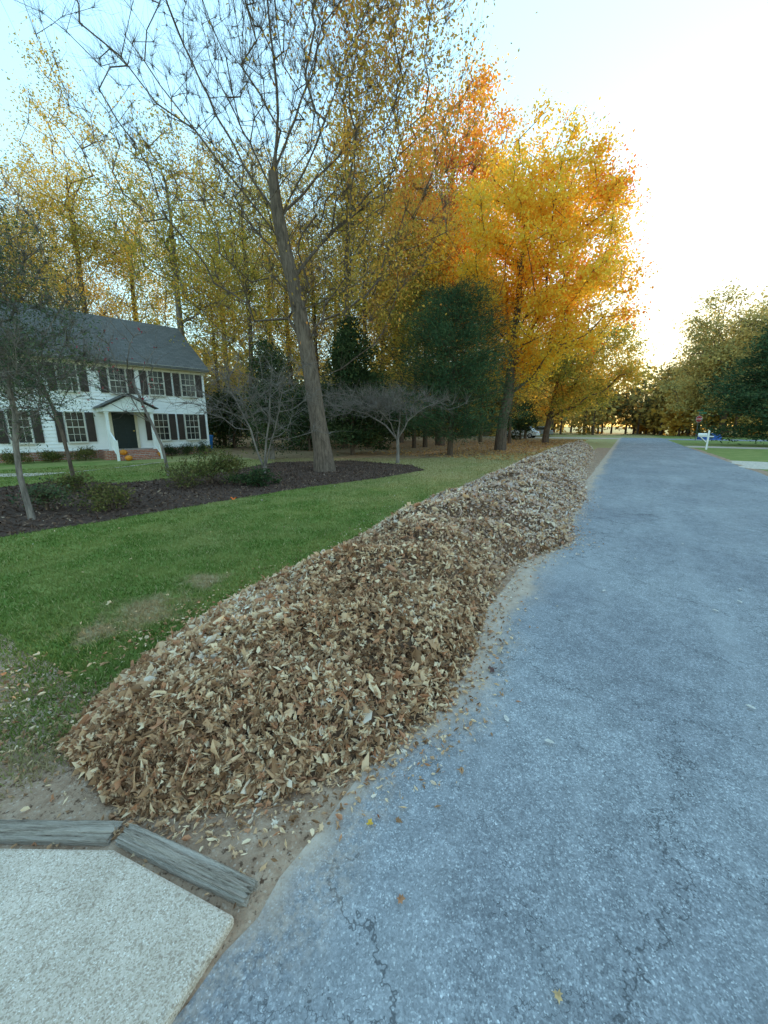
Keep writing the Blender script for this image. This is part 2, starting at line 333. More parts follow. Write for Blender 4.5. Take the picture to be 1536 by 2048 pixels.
# driveway slab in front-left
zc=.035
A=G(470,1830,zc); A2=G(330,2048,zc); A0=G(228,1697,zc); AL=G(-400,1688,zc); Bk=A+(A2-A)*6
Vp=[A,A0,AL,AL+Vector((-3,0,0)),AL+Vector((-3,-5,0)),Bk]
n=len(Vp); V=[(p.x,p.y,zc) for p in Vp]+[(p.x,p.y,-.05) for p in Vp]
F5=[tuple(range(n))]; F4=[(i,i+n,(i+1)%n+n,(i+1)%n) for i in range(n)]
o=mesh_np('driveway',V,[np.array(F5),np.array(F4)],M['concrete']); tag(o,kind='structure')
bv=o.modifiers.new('b','BEVEL'); bv.width=.012; bv.segments=2
# house path, right-hand drives
wp=[G(-150,958),G(60,953),G(190,941),G(300,927)]
sheet('garden_path',[p for p in wp]+[(p.x+.35,p.y+1.1) for p in wp[::-1]],.010,M['pave'],.05,8)
sheet('gravel_drive',[RD(20.5,-4.9),RD(24.5,-4.9),RD(23.5,-40),RD(18.5,-40)],.006,M['gravel'],.15,9)
sheet('side_drive',[RD(38,-4.9),RD(41,-4.9),RD(40,-60),RD(37,-60)],.006,M['pave'],.1,10)
sheet('right_verge',[RD(6,-4.8),RD(37,-4.8),RD(37,-5.15),RD(6,-5.2)],.003,M['dirt'],.08,12)
# ------------------------------------------------------------------ leaf pile
Uk=[.98,1.28,1.8,2.3,3,3.6,4.8,6.2,8,10.2,13,17.4,22,30,32.5]
VR=[.88,.47,.10,-.03,.02,.14,.24,-.28,-.06,-.10,.15,.44,.6,1.0,1.4]
VL=[1.4,1.68,1.92,2.05,2.05,2.1,2.2,2.4,2.5,2.6,2.7,2.8,2.9,2.9,2.3]
HK=[.0,.19,.33,.40,.45,.47,.51,.54,.49,.51,.54,.55,.55,.5,.0]
def pileH(u,v):
    u=np.asarray(u,float); v=np.asarray(v,float)
    a=np.interp(u,Uk,VR); b=np.interp(u,Uk,VL); h=np.interp(u,Uk,HK)
    s=np.clip((v-a)/(b-a),0,1); sh=np.sin(np.pi*s**.92)**.72
    lump=1+.13*np.sin(u*2.3+v*1.1)*np.sin(v*3.1+u*.7)+.11*np.sin(u*5.1+1.3)*np.cos(v*4.7+u)+.08*np.sin(u*9.3+v*8)+.04*np.sin(u*17+1)*np.cos(v*15+u*3)
    return h*sh*lump
ug=np.concatenate([np.arange(.98,8,.07),np.arange(8,32.6,.2)]); m=34
Ug=np.repeat(ug[:,None],m,1); sg=np.linspace(0,1,m)[None]; Vg=np.interp(ug,Uk,VR)[:,None]*(1-sg)+np.interp(ug,Uk,VL)[:,None]*sg
Hg=pileH(Ug,Vg)-.012
rng=np.random.default_rng(7)
Hg=Hg+rng.normal(size=Hg.shape)*.008
XY=O+Ug[...,None]*D+Vg[...,None]*NL
PV=np.concatenate([XY,Hg[...,None]],-1).reshape(-1,3)
idx=np.arange(len(ug)*m).reshape(-1,m); PF=np.stack([idx[:-1,:-1],idx[1:,:-1],idx[1:,1:],idx[:-1,1:]],-1).reshape(-1,4)
def leaf_shapes(rng):
    A=(np.array([(-.5,0,0),(0,0,-.06),(.5,0,.04),(0,.13,.06),(0,-.13,.06)]),[(0,4,1),(1,4,2),(0,1,3),(1,2,3)])
    Bv=np.array([(-.5,0,0),(-.12,0,-.05),(.22,0,-.04),(.5,0,.08),(-.2,.24,.08),(.2,.2,.1),(-.2,-.24,.08),(.2,-.2,.1)])
    Bf=[(0,6,1),(6,7,1),(1,7,2),(7,3,2),(0,1,4),(4,1,5),(1,2,5),(5,2,3)]
    an=np.linspace(0,2*np.pi,14,endpoint=False); rr=np.array([.55,.30,.44,.26,.5,.24,.40,.16,.40,.24,.5,.26,.44,.30])
    Cv=np.concatenate([[(0,0,-.05)],np.stack([np.cos(an)*rr,np.sin(an)*rr,.14*np.sin(an*2+.6)+.05*rr],1)]); Cf=[(0,i+1,(i+1)%14+1) for i in range(14)]
    Dv=np.concatenate([[(0,0,.06)],np.stack([np.cos(an)*rr*1.05,np.sin(an)*rr*.7,-.28*np.abs(np.sin(an))*rr*2],1)])
    return [A,(Bv,Bf),(Cv,Cf),(Dv,Cf)]
def scatter_leaves(C,Nrm,size,rng,tilt,probs):
    sh=leaf_shapes(rng); k=rng.choice(4,size=len(C),p=probs); Vs=[];Fs=[];off=0
    for q in range(4):
        m_=k==q
        if not m_.any(): continue
        c=C[m_]; nn=nrm(Nrm[m_]+rng.normal(size=c.shape)*tilt); t=rng.normal(size=c.shape); t=nrm(t-nn*np.sum(t*nn,-1,keepdims=True)); b=np.cross(nn,t)
        v,f=sh[q]; s=size[m_][:,None,None]; cu=rng.uniform(.3,3.0,(len(c),1,1)); sy=rng.uniform(.45,1.2,(len(c),1,1))
        W=c[:,None,:]+s*(v[None,:,0:1]*t[:,None,:]+v[None,:,1:2]*sy*b[:,None,:]+v[None,:,2:3]*cu*nn[:,None,:])
        W=W+rng.normal(size=W.shape)*s*.03
        f=np.array(f); FF=f[None]+np.arange(len(c))[:,None,None]*len(v)+off
        Vs.append(W.reshape(-1,3)); Fs.append(FF.reshape(-1,3)); off+=len(c)*len(v)
    return np.concatenate(Vs),np.concatenate(Fs)
def pile_samples(n,u0,u1,pw):
    r=rng.uniform(size=n); u=u0*(u1/u0)**(r**pw); a=np.interp(u,Uk,VR); b=np.interp(u,Uk,VL)
    v=a+(b-a)*rng.uniform(-.03,1.03,n); e=.03
    h=pileH(u,v); du=(pileH(u+e,v)-h)/e; dv=(pileH(u,v+e)-h)/e
    n2=-du[:,None]*D-dv[:,None]*NL; N3=nrm(np.concatenate([n2,np.ones((n,1))],1))
    xy=O+u[:,None]*D+v[:,None]*NL
    return np.concatenate([xy,(h+rng.uniform(-.01,.03,n))[:,None]],1),N3,u
C1,N1,u1=pile_samples(84000,1.02,32.2,.92)
sz=rng.uniform(.024,.070,len(u1))*(1+.5*np.clip((u1-4)/20,0,1)); big=rng.uniform(size=len(u1))<.07; sz=np.where(big,sz*1.9,sz)
LV,LF=scatter_leaves(C1,N1,sz,rng,.78,[.50,.22,.16,.12])
o=mesh_np('leaf_pile',np.concatenate([PV,LV]),[PF,LF+len(PV)],[M['pilebase'],M['pile']],mi=np.concatenate([np.zeros(len(PF)),np.ones(len(LF))]))
tag(o,'long windrow of dry brown fallen leaves heaped along the road edge','leaf pile')
# debris round the toe and on the lawn
n=5200; u=.95*(30/.95)**rng.uniform(size=n); side=rng.uniform(size=n)<.7
v=np.where(side,np.interp(u,Uk,VR)-np.abs(rng.normal(size=n))*.15,np.interp(u,Uk,VL)+np.abs(rng.normal(size=n))*.25)
n3=320; u=np.concatenate([u,rng.uniform(.72,1.3,n3)]); v=np.concatenate([v,rng.uniform(.15,2.6,n3)])
n4=520; u=np.concatenate([u,rng.uniform(1.5,22,n4)]); v=np.concatenate([v,rng.uniform(2,10,n4)])
n5=260; u=np.concatenate([u,rng.uniform(.82,1.12,n5)]); v=np.concatenate([v,rng.uniform(1.4,2.6,n5)])
xy=O+u[:,None]*D+v[:,None]*NL; C=np.concatenate([xy,np.where(v>2,.035,.012)[:,None]],1)
LV,LF=scatter_leaves(C,np.tile([[0,0,1.]],(len(C),1)),rng.uniform(.010,.042,len(C)),rng,.25,[.5,.3,.1,.1])
tag(mesh_np('scattered_leaves',LV,[LF],M['pile']),'loose dry leaf scraps strewn around the foot of the leaf pile','fallen leaves',kind='stuff')
# leaf litter under the golden trees
n=5500; u=rng.uniform(19,52,n); v=3.0+np.abs(rng.normal(size=n))*4.5
xy=O+u[:,None]*D+v[:,None]*NL; C=np.concatenate([xy,rng.uniform(.01,.05,n)[:,None]],1)
LV,LF=scatter_leaves(C,np.tile([[0,0,1.]],(n,1)),rng.uniform(.09,.16,n),rng,.3,[.3,.4,.2,.1])
tag(mesh_np('leaf_litter',LV,[LF],M['litter']),'orange brown leaf litter on the grass under the golden trees','fallen leaves',kind='stuff')
# ------------------------------------------------------------------ grass blades
n=320000; r=2.0*(20/2.0)**(rng.uniform(size=n)**.9); th=rng.uniform(R(-62),R(40),n); x=r*np.sin(th); y=r*np.cos(th)
rel=np.stack([x-O[0],y-O[1]],1); u=rel@D; v=rel@NL
ok=(v>np.interp(u,Uk,VL)-.06+rng.normal(size=n)*.05)&(u>.95+.12*np.sin(v*3)+rng.normal(size=n)*.08)&(u<32)&~pip(x,y,mulch_poly)&(y<19.5)
x,y,r=x[ok],y[ok],r[ok]; n=len(x); a=rng.uniform(0,2*np.pi,n); hh=rng.uniform(.015,.040,n)*(1+r*.012); wd=.003*(1+r*.2)
lean=rng.uniform(.2,1.1,n)*hh; b=rng.uniform(0,2*np.pi,n)
base=np.stack([x,y,np.zeros(n)],1); dw=np.stack([np.cos(a),np.sin(a),np.zeros(n)],1)*wd[:,None]
tip=base+np.stack([np.cos(b)*lean,np.sin(b)*lean,hh],1)
V=np.stack([base-dw,base+dw,tip],1).reshape(-1,3)
tag(mesh_np('grass',V,[np.arange(n*3).reshape(n,3)],M['blade']),'short green lawn grass between the leaf pile and mulch bed','grass',kind='stuff')
# mulch chips
n=9000; mp=np.array(mulch_poly); x=rng.uniform(mp[:,0].min(),mp[:,0].max(),n*4); y=rng.uniform(mp[:,1].min(),mp[:,1].max(),n*4); k=pip(x,y,mulch_poly)
x,y=x[k],y[k]; C=np.stack([x,y,rng.uniform(.01,.035,len(x))],1); V,F=cards(C,rng.uniform(.04,.11,len(x)),.4,rng,1.2)
M['chip']=leafmat('mulch_chip',[(0,(.045,.027,.021)),(.6,(.13,.078,.058)),(.88,(.24,.15,.105)),(1,(.50,.35,.24))],.05,.4,1)
tag(mesh_np('mulch_chips',V,[F],M['chip']),'dark bark chips covering the planting bed','mulch',kind='stuff')
# ------------------------------------------------------------------ timbers
def timber(a,b,wd,ht,label,seed):
    rr=np.random.default_rng(seed); a=np.array(a[:2]); b=np.array(b[:2]); L=np.linalg.norm(b-a); n=48; k=36
    prof=[]
    for i in range(k):
        an=2*np.pi*i/k; cx,cz=np.cos(an),np.sin(an); q=(abs(cx)**5+abs(cz)**5)**(-1/5); prof.append((cx*q*wd/2,cz*q*ht/2))
    prof=np.array(prof); dent=1-rr.uniform(.08,.28,k)*(rr.uniform(size=k)<.33); ph=rr.uniform(0,6.28,k); V=[]
    for j in range(n+1):
        s=j/n*L; wob=1+.03*np.sin(s*9+seed)+rr.normal(size=k)*.016+.05*np.sin(s*14+ph)*(dent<1)
        pr=prof*(dent*wob)[:,None]*(.93 if j in (0,n) else 1); xo=(rr.normal(size=k)*.009 if j in(0,n) else 0)
        V.append(np.stack([s+xo+np.zeros(k),pr[:,0],pr[:,1]+ht/2-.016],1))
    V.append(np.array([[.004,0,ht/2-.016],[L-.004,0,ht/2-.016]]))
    V=np.concatenate(V); idx=np.arange((n+1)*k).reshape(n+1,k); nx=np.roll(idx,-1,1); F=np.stack([idx[:-1],nx[:-1],nx[1:],idx[1:]],-1).reshape(-1,4)
    c0=(n+1)*k; T3=np.concatenate([np.stack([nx[0],idx[0],np.full(k,c0)],1),np.stack([idx[-1],nx[-1],np.full(k,c0+1)],1)])
    o=mesh_np('landscape_timber',V,[F,T3],M['timber']); o.location=(a[0],a[1],0); o.rotation_euler=(0,0,math.atan2(b[1]-a[1],b[0]-a[0])); return tag(o,label,'timber')
timber(G(-420,1650,.03),G(226,1660,.03),.08,.05,'weathered grey timber edging the driveway beneath the leaf pile, running to the left frame edge',2)
timber(G(248,1662,.03),G(500,1780,.03),.076,.05,'weathered grooved grey timber angled from the driveway corner toward the road',5)
# ------------------------------------------------------------------ single leaves on the road and lawn
def one_leaf(px,py,size,c,label,group=None,shape=2,z=.016):
    v,f=leaf_shapes(rng)[shape]; a=rng.uniform(0,6.28); ca,sa=math.cos(a),math.sin(a); V=np.stack([(v[:,0]*ca-v[:,1]*sa)*size,(v[:,0]*sa+v[:,1]*ca)*size,(v[:,2]-v[:,2].min())*size*1.2],1)
    key='leaf_%.2f_%.2f'%(c[0],c[1])
    if key not in M: M[key]=simple('single_leaf_'+str(len(M)),c,.8,.25,30,.2,60)
    o=mesh_np('fallen_leaf',V,[np.array(f)],M[key]); g=G(px,py); o.location=(g.x,g.y,z if z else .005); return tag(o,label,'leaf',group)
one_leaf(740,1655,.035,(.60,.36,.05),'small yellow leaf on the sandy road edge below the leaf pile')
one_leaf(800,1806,.035,(.38,.18,.09),'reddish brown leaf lying on asphalt right of the driveway corner')
one_leaf(1115,2001,.035,(.55,.37,.18),'tan leaf on the asphalt at the bottom of the frame')
one_leaf(1000,1310,.085,(.52,.40,.28),'large pale curled leaf just off the right foot of the leaf pile',shape=3)
one_leaf(985,1345,.075,(.12,.06,.05),'dark brown leaf on the sandy road edge beside the pale curled leaf')
one_leaf(468,1003,.16,(.8,.16,.02),'bright orange leaf lying on the lawn before the mulch bed',z=.05)
one_leaf(222,1218,.07,(.6,.45,.26),'tan star shaped leaf lying on the green lawn',z=.05)
for q in [(1208,1185),(1480,1182),(1500,1420),(1478,1207),(1098,1490),(1270,1120),(1365,1090),(1012,1443),(1430,1225),(1320,1010)]:
    one_leaf(q[0],q[1],.05,(.6,.54,.47),'small pale dry leaf lying on the open grey road','pale leaves dotted over the road',shape=1)
# ------------------------------------------------------------------ trees
def skeleton(trunk,tips,rng,seg=.7,alpha=.25,zmin=0,bow=.08,fixed=None,asc=.25):
    nodes=[tuple(p) for p in trunk]; par=[-1]+list(range(len(trunk)-1)); pl=[0.0]
    for i in range(1,len(trunk)): pl.append(pl[-1]+math.dist(trunk[i],trunk[i-1]))
    for line,start in (fixed or []):
        k=start if start is not None else int(np.argmin(np.linalg.norm(np.array(nodes)-np.array(line[0]),axis=1)))
        for q in line[1:]:
            a=np.array(nodes[k]); b=np.array(q); nn=max(1,int(np.linalg.norm(b-a)/seg))
            for s in range(1,nn+1):
                pp=a+(b-a)*s/nn+(rng.normal(size=3)*.05*seg if s<nn else 0)
                nodes.append(tuple(pp)); par.append(k); pl.append(pl[k]+np.linalg.norm(b-a)/nn); k=len(nodes)-1
    cap=len(nodes)+len(tips)*14; A=np.zeros((cap,3)); A[:len(nodes)]=nodes; PL=np.zeros(cap); PL[:len(nodes)]=pl; n=len(nodes); PZ=np.zeros(cap); PZ[:len(trunk)]=np.where(np.array(trunk)[:,2]<zmin,50,0)
    tb=np.array(trunk); order=np.argsort([np.min(np.linalg.norm(tb-t,axis=1)) for t in tips])
    tipnode=np.zeros(len(tips),int)
    for ti in order:
        tp=tips[ti]; dv=A[:n]-tp; d=np.linalg.norm(dv,axis=1)
        cost=d+alpha*PL[:n]+PZ[:n]+1.2*np.maximum(0,dv[:,2]+asc*d)
        k=int(np.argmin(cost)); a=A[k].copy(); L=d[k]; nn=min(12,max(1,int(L/seg))); base=k
        perp=rng.normal(size=3)*bow*L; perp[2]-=bow*.3*L
        for s in range(1,nn+1):
            f=s/nn; A[n]=a+(tp-a)*f+perp*math.sin(math.pi*f)+(rng.normal(size=3)*.05*seg if s<nn else 0); PL[n]=PL[base]+L/nn; par.append(base); base=n; n+=1
        tipnode[ti]=n-1
    return A[:n],np.array(par),tipnode
def skin(A,par,tr,ntr,tips,exp=2.1,flare=1.35,rmin=.006,brm=1.0,ttop=None):
    n=len(A); acc=np.zeros(n); has=np.zeros(n,bool); has[par[par>=0]]=True; r0=1.0; acc[~has]=r0**exp
    for i in range(n-1,0,-1): acc[par[i]]+=acc[i]
    r=acc**(1/exp); r=np.maximum(r*(tr/r[0]),rmin)
    rt=r[:ntr].copy(); rt=np.maximum(rt,np.linspace(tr,tr*.25,ntr)*.9)
    if ttop: rt=np.minimum(rt,np.linspace(tr,tr*ttop,ntr))
    r[ntr:]=np.maximum(r[ntr:]*brm,rmin); r[:ntr]=rt
    ch=np.arange(ntr,n); mid=A[ch]; pa=A[par[ch]]
    rp=np.minimum(r[par[ch]],r[ch]*1.35)
    PP=np.stack([pa,mid],1); RR=np.stack([rp,r[ch]],1); V=[];F=[];off=0
    for sel,k in ((r[ch]>.05,7),(r[ch]<=.05,4)):
        if sel.any():
            v,f=tubes(PP[sel],RR[sel],k); V.append(v);F.append(f+off); off+=len(v)
    rt=rt.copy(); rt[0]*=flare
    if ntr>2: rt[1]*=1+(flare-1)*.25
    v,f=tubes(A[None,:ntr],rt[None],14); V.append(v);F.append(f+off); return np.concatenate(V),np.concatenate(F)
def twigs(T,dirs,n,L,r,rng,up=.3,spread=.8):
    N=len(T); d=nrm(np.repeat(dirs,n,0)+rng.normal(size=(N*n,3))*spread+np.array([0,0,up])); l=rng.uniform(.3,1.15,(N*n,1))*L
    p0=np.repeat(T,n,0)-d*l*.1; side=rng.normal(size=d.shape)*.22
    p1=p0+d*l*.45+side*l*.4; p2=p0+d*l+side*l*.3+np.array([0,0,up*.25])*l
    return tubes(np.stack([p0,p1,p2],1),np.stack([np.full(N*n,r),np.full(N*n,r*.7),np.full(N*n,r*.3)],1),3)
def ell(rng,n,c,rad,pw=.45,floor=None,noise=.22,cone=0.0):
    d=nrm(rng.normal(size=(n,3))); rr=rng.uniform(size=(n,1))**pw
    ph=rng.uniform(0,6.28,6); lob=1+noise*(np.sin(d[:,0:1]*4+ph[0])*np.cos(d[:,1:2]*4+ph[1])+np.sin(d[:,2:3]*5+ph[2]+d[:,0:1]*2))
    q=d*rr*lob; 
    if cone: q[:,:2]*=(1-cone*np.clip((q[:,2:3]+1)/2,0,1))
    p=np.array(c)+q*np.array(rad)
    if floor is not None: p[:,2]=np.maximum(p[:,2],floor+rng.uniform(0,.4,n))
    return p
def tree(name,label,cat,xy,h,tr,crown,ntip,nleaf,lsize,cr,lmat,bmat,seed,group=None,trunk=None,zmin=None,asp=.6,twn=0,twL=.8,twr=.008,bow=.08,alpha=.25,pw=.45,cone=0.0,noise=.22,fixed=None,leaf_sel=None,up=.2,seg=None,tips=None,twup=.3,twsp=.8,rz=0,rmin=.008,asc=.25,brm=1.0,ttop=None):
    rng=np.random.default_rng(seed); root=empty(name,xy,rz,label,cat,group)
    cx,cy,cz,rx,ry,rz_=crown
    if trunk is None:
        nt=9; zz=np.linspace(-.05,max(cz+rz_*.45,h*.6),nt); wob=np.cumsum(rng.normal(size=(nt,2))*.0035*h,0); wob[:2]=0; zf=np.clip(zz/zz[-1],0,1)
        trunk=np.stack([cx*zf**1.5*.6+wob[:,0],cy*zf*.6+wob[:,1],zz],1)
    trunk=np.asarray(trunk,float)
    if tips is None: tips=ell(rng,ntip,(cx,cy,cz),(rx,ry,rz_),pw,cz-rz_,noise,cone)
    zmin_=zmin if zmin is not None else max(.2,cz-rz_-1.0)
    A,par,tn=skeleton(trunk,tips,rng,seg or max(.3,h*.045),alpha,zmin_,bow,fixed,asc)
    V,F=skin(A,par,tr,len(trunk),tips,rmin=rmin,brm=brm,ttop=ttop)
    dirs=nrm(A[tn]-A[par[tn]])
    if twn:
        v2,f2=twigs(A[tn],dirs,twn,twL,twr,rng,twup,twsp)
        inner=np.arange(len(trunk),len(A)); 
        inner=inner[A[inner][:,2]>zmin_]
        if len(inner)>10:
            sel=rng.choice(inner,size=min(len(inner),len(tn)*2)); v3,f3=twigs(A[sel],nrm(A[sel]-A[par[sel]]),max(1,twn//2),twL*.8,twr,rng,twup,twsp)
            f3=f3+len(v2); v2=np.concatenate([v2,v3]); f2=np.concatenate([f2,f3])
        F=np.concatenate([F,f2+len(V)]); V=np.concatenate([V,v2])
    mesh_np('trunk',V,[F],bmat,root,True)
    if nleaf:
        T=A[tn]; wgt=rng.uniform(.15,1.85,len(T))
        if leaf_sel is not None: wgt=wgt*leaf_sel(T,rng)
        cnt=(wgt/wgt.sum()*nleaf).astype(int); C=np.repeat(T,cnt,0)+rng.normal(size=(cnt.sum(),3))*np.array([cr,cr,cr*.75])*rng.uniform(.5,1.3,(cnt.sum(),1))
        C[:,2]=np.maximum(C[:,2],.05)
        V,F=cards(C,rng.uniform(.6,1.35,len(C))*lsize,asp,rng,up); mesh_np('crown',V,[F],lmat,root)
    return root
def conifer(name,label,cat,xy,h,tr,z0,rmax,nl,ncard,lmat,bmat,seed,group=None,shape=.8,droop=-.1,csize=.3,asp=.16,cl=.35,var=(.65,1.15)):
    rng=np.random.default_rng(seed); root=empty(name,xy,0,label,cat,group); nt=8
    tz=np.linspace(-.05,h,nt); tp=np.stack([np.cumsum(rng.normal(size=nt)*.01*h)*(tz>1),np.cumsum(rng.normal(size=nt)*.01*h)*(tz>1),tz],1)
    V,F=tubes(tp[None],np.linspace(tr,tr*.12,nt)[None],10)
    zz=z0+(h-z0)*rng.uniform(size=nl)**.9; f=(zz-z0)/(h-z0); prof=np.where(f<.25,.75+f,1.0-.0*f)*(1-f**1.3)**shape; L=rmax*np.maximum(prof,.08)*rng.uniform(var[0],var[1],nl)
    a=rng.uniform(0,6.28,nl); L=L*(1+.18*np.sin(a*3+zz*1.3)); dirs=np.stack([np.cos(a),np.sin(a),np.full(nl,.12)],1); b=np.stack([np.interp(zz,tz,tp[:,0]),np.interp(zz,tz,tp[:,1]),zz],1)
    s=np.array([0,.35,.7,1.0])[None,:,None]; pts=b[:,None]+dirs[:,None]*L[:,None,None]*s+np.array([0,0,1.])*((s**2)*droop*L[:,None,None]+.06*L[:,None,None]*s)
    v,g=tubes(pts,np.array([.05,.035,.02,.008])[None]*np.clip(L/rmax,.3,1)[:,None]*tr*4,4); F=np.concatenate([F,g+len(V)]); V=np.concatenate([V,v]); mesh_np('trunk',V,[F],bmat,root,True)
    w=L/L.sum(); li=rng.choice(nl,size=ncard,p=w); s=rng.uniform(.25,1.05,ncard)**.8; q=b[li]+dirs[li]*(L[li]*s)[:,None]; q[:,2]+=(s**2*droop+.06*s)*L[li]
    q+=rng.normal(size=q.shape)*np.array([cl,cl,cl*.7])*(.4+.6*np.clip(L[li]/rmax,0,1))[:,None]; q[:,2]=np.maximum(q[:,2],.1)
    V,F=cards(q,rng.uniform(.6,1.3,ncard)*csize,asp,rng,.3,nrm(dirs[li]+np.array([0,0,.25])),.6); mesh_np('crown',V,[F],lmat,root); return root
# --- big half-bare tree
bx=G(650,942); bxy=(bx.x,bx.y); Y0=bx.y
def lp(px,py,dy=0.0):
    p=P(px,py,Y0+dy); return (p.x-bx.x,p.y-bx.y,p.z)
tk=[(0,0,-.05),lp(645,900),lp(634,830),lp(624,760),lp(612,690),lp(598,620),lp(585,560),lp(570,500),lp(558,440),lp(550,390),lp(546,345)]
limbs=[([lp(560,460),lp(505,360,.5),lp(450,260,1),lp(400,160,1.4),lp(350,50,1.8),lp(310,-80,2)],8),
 ([lp(546,345),lp(510,240,-.8),lp(485,130,-1.3),lp(470,20,-1.6),lp(455,-120,-1.8)],10),
 ([lp(546,345),lp(556,230,.6),lp(548,120,1),lp(535,0,1.2),lp(530,-160,1.4)],10),
 ([lp(558,440),lp(610,340,-.6),lp(650,240,-1),lp(690,130,-1.2),lp(740,0,-1.4),lp(780,-120,-1.4)],8),
 ([lp(546,345),lp(590,240,1.2),lp(625,130,2),lp(650,20,2.6),lp(680,-120,3)],10),
 ([lp(570,500),lp(515,420,-.6),lp(450,340,-1),lp(390,260,-1.2),lp(320,170,-1.4),lp(250,70,-1.5)],7),
 ([lp(585,560),lp(640,490,.8),lp(710,420,1.6),lp(790,340,2.2),lp(850,260,2.6)],6),
 ([lp(598,620),lp(650,600,-1),lp(710,570,-1.8),lp(770,560,-2.4)],5),
 ([lp(585,560),lp(540,490,1.4),lp(470,420,2.6),lp(400,350,3.4)],6),
 ([lp(612,690),lp(640,650,-.8),lp(690,630,-1.4),lp(740,640,-1.8)],4),
 ([lp(550,390),lp(480,250,2.2),lp(420,120,3.2),lp(390,-20,4)],9),
 ([lp(546,345),lp(530,250,-1.8),lp(520,130,-3),lp(500,0,-3.6)],10),
 ([lp(550,390),lp(575,280,-1.8),lp(600,160,-3),lp(620,20,-3.6)],9),
 ([lp(558,440),lp(650,340,2.2),lp(740,230,3.2),lp(810,100,3.8),lp(850,-20,4)],8)]
rg=np.random.default_rng(11)
cA=np.array(lp(500,70,1.0)); tp1=ell(rg,900,cA,(6.6,4.4,7.8),.5,3.2,.12); cB=np.array(lp(720,150,1.5)); tp2=ell(rg,460,cB,(4.4,4.6,7.0),.5,4,.15); tp3=ell(rg,110,np.array(lp(610,560)),(3.6,3.2,2.2),.5,2.8,.1)
tips=np.concatenate([tp1,tp2,tp3])
def selbig(T,rng):
    xx=T[:,0]; zz=T[:,2]; return np.where(xx>.8,1.0,np.where(xx>-1.5,.10,.015))*np.where(zz<5,.15,1)
tree('shade_tree','tall half bare tree with leaning dark trunk and sparse gold leaves in the mulch bed','tree',bxy,18,.31,(0,0,10,7,6,7),0,20000,.105,.65,M['shade'],M['bark_shade'],11,trunk=tk,fixed=limbs,tips=tips,twn=8,twL=1.1,twr=.0040,leaf_sel=selbig,zmin=3,alpha=.05,seg=.6,bow=.05,rmin=.0052,asc=.62,twup=.45,twsp=.62,brm=.44,ttop=.55)
# --- golden trees by the road
tree('golden_tree','large glowing golden yellow tree overhanging the verge beyond the dark pine','tree',B(1000,26),20,.30,(1.2,0,11.0,5.9,5.2,7.1),500,84000,.168,.46,M['gold'],M['bark'],27,zmin=3,twn=2,noise=.09,brm=.7)
tree('orange_tree','tall orange red tree rising behind the half bare tree','tree',B(880,33),26,.32,(0,0,16.2,4.8,5.0,9.2),330,42000,.21,.6,M['orange'],M['bark'],22,zmin=5,twn=2,noise=.13,brm=.7)
tree('olive_gold_tree','lower olive gold tree with drooping limbs at the road bend beyond the golden tree','tree',B(1090,38),13,.26,(1.6,0,7.0,6.4,5.5,4.8),260,32000,.21,.6,M['goldgreen'],M['bark'],23,zmin=2,twn=2,noise=.12,brm=.7)
tree('forest_edge_tree','bronze green tree between the orange tree and the golden tree','tree',B(800,38),24,.30,(0,0,13,5,5.5,9.0),260,24000,.19,.7,M['olive'],M['bark'],24,zmin=3,twn=2,brm=.7)
# --- dark evergreens
conifer('white_pine','broad dark green pine with soft needles standing before the golden tree','pine tree',B(900,22),8.6,.17,.8,4.0,380,62000,M['pine'],M['bark_brown'],31,shape=.42,droop=.05,csize=.21,asp=.13,cl=.38,var=(.45,1.25))
tree('holly_tree','dark glossy holly behind the multi stemmed bare tree','tree',B(545,19),5.2,.10,(0,0,2.7,1.5,1.5,2.6),160,14000,.10,.26,M['dark'],M['bark_grey'],32,cone=.55,pw=.4,zmin=.2)
conifer('cedar_tree','narrow dark cedar just right of the big leaning trunk','tree',B(705,22),7.2,.13,.6,2.3,240,24000,M['dark'],M['bark_brown'],33,shape=.7,droop=-.1,csize=.21,asp=.3,cl=.36)
conifer('spruce_tree','dark evergreen at the right frame edge above the side lawn','tree',B(1545,32),12.4,.2,.5,5.2,360,36000,M['pine'],M['bark_brown'],34,shape=.85,droop=-.12,csize=.30,asp=.3,cl=.42,var=(.5,1.2))
# --- near-left small trees
b=G(65,1040)
tree('feathery_tree','small dark feathery tree with slim trunk nearest the camera at left','tree',(b.x,b.y),5.6,.042,(-.05,.1,3.45,1.4,1.2,2.15),280,13000,.060,.22,M['cedar'],M['bark_grey'],41,twn=8,twL=.6,twr=.0034,asp=.28,zmin=.9,seg=.25,up=.1,trunk=[(0,0,-.04),(-.03,0,.35),(-.08,.02,.8),(-.05,.03,1.3),(.03,.05,1.8),(0,.05,2.4),(-.05,.08,3.2)],rmin=.0042)
b=G(150,968)
tree('small_evergreen_tree','small dark green tree behind the feathery tree in front of the white house','tree',(b.x,b.y),4.8,.045,(-1.0,.2,2.9,1.4,1.4,1.5),130,3800,.08,.26,M['cedar'],M['bark'],42,twn=6,twL=.6,twr=.0042,asp=.3,zmin=.8,seg=.3,rmin=.005,trunk=[(0,0,-.04),(-.02,0,.4),(-.06,0,.9),(-.15,.05,1.5),(-.35,.1,2.2),(-.6,.1,2.9)])
b=G(338,952)
tree('red_leaf_sapling','slender leaning sapling with a few red leaves before the house porch','tree',(b.x,b.y),4.6,.042,(-1.2,0,3.2,1.9,1.5,1.5),70,110,.10,.12,M['red'],M['bark_grey'],43,twn=5,twL=.8,twr=.004,trunk=[(0,0,-.03),(-.05,0,.5),(-.12,0,1.0),(-.35,0,1.7),(-.6,.05,2.3),(-.8,.05,3.0)],zmin=1.2,seg=.3,asp=.45,rmin=.005)
b=G(530,962)
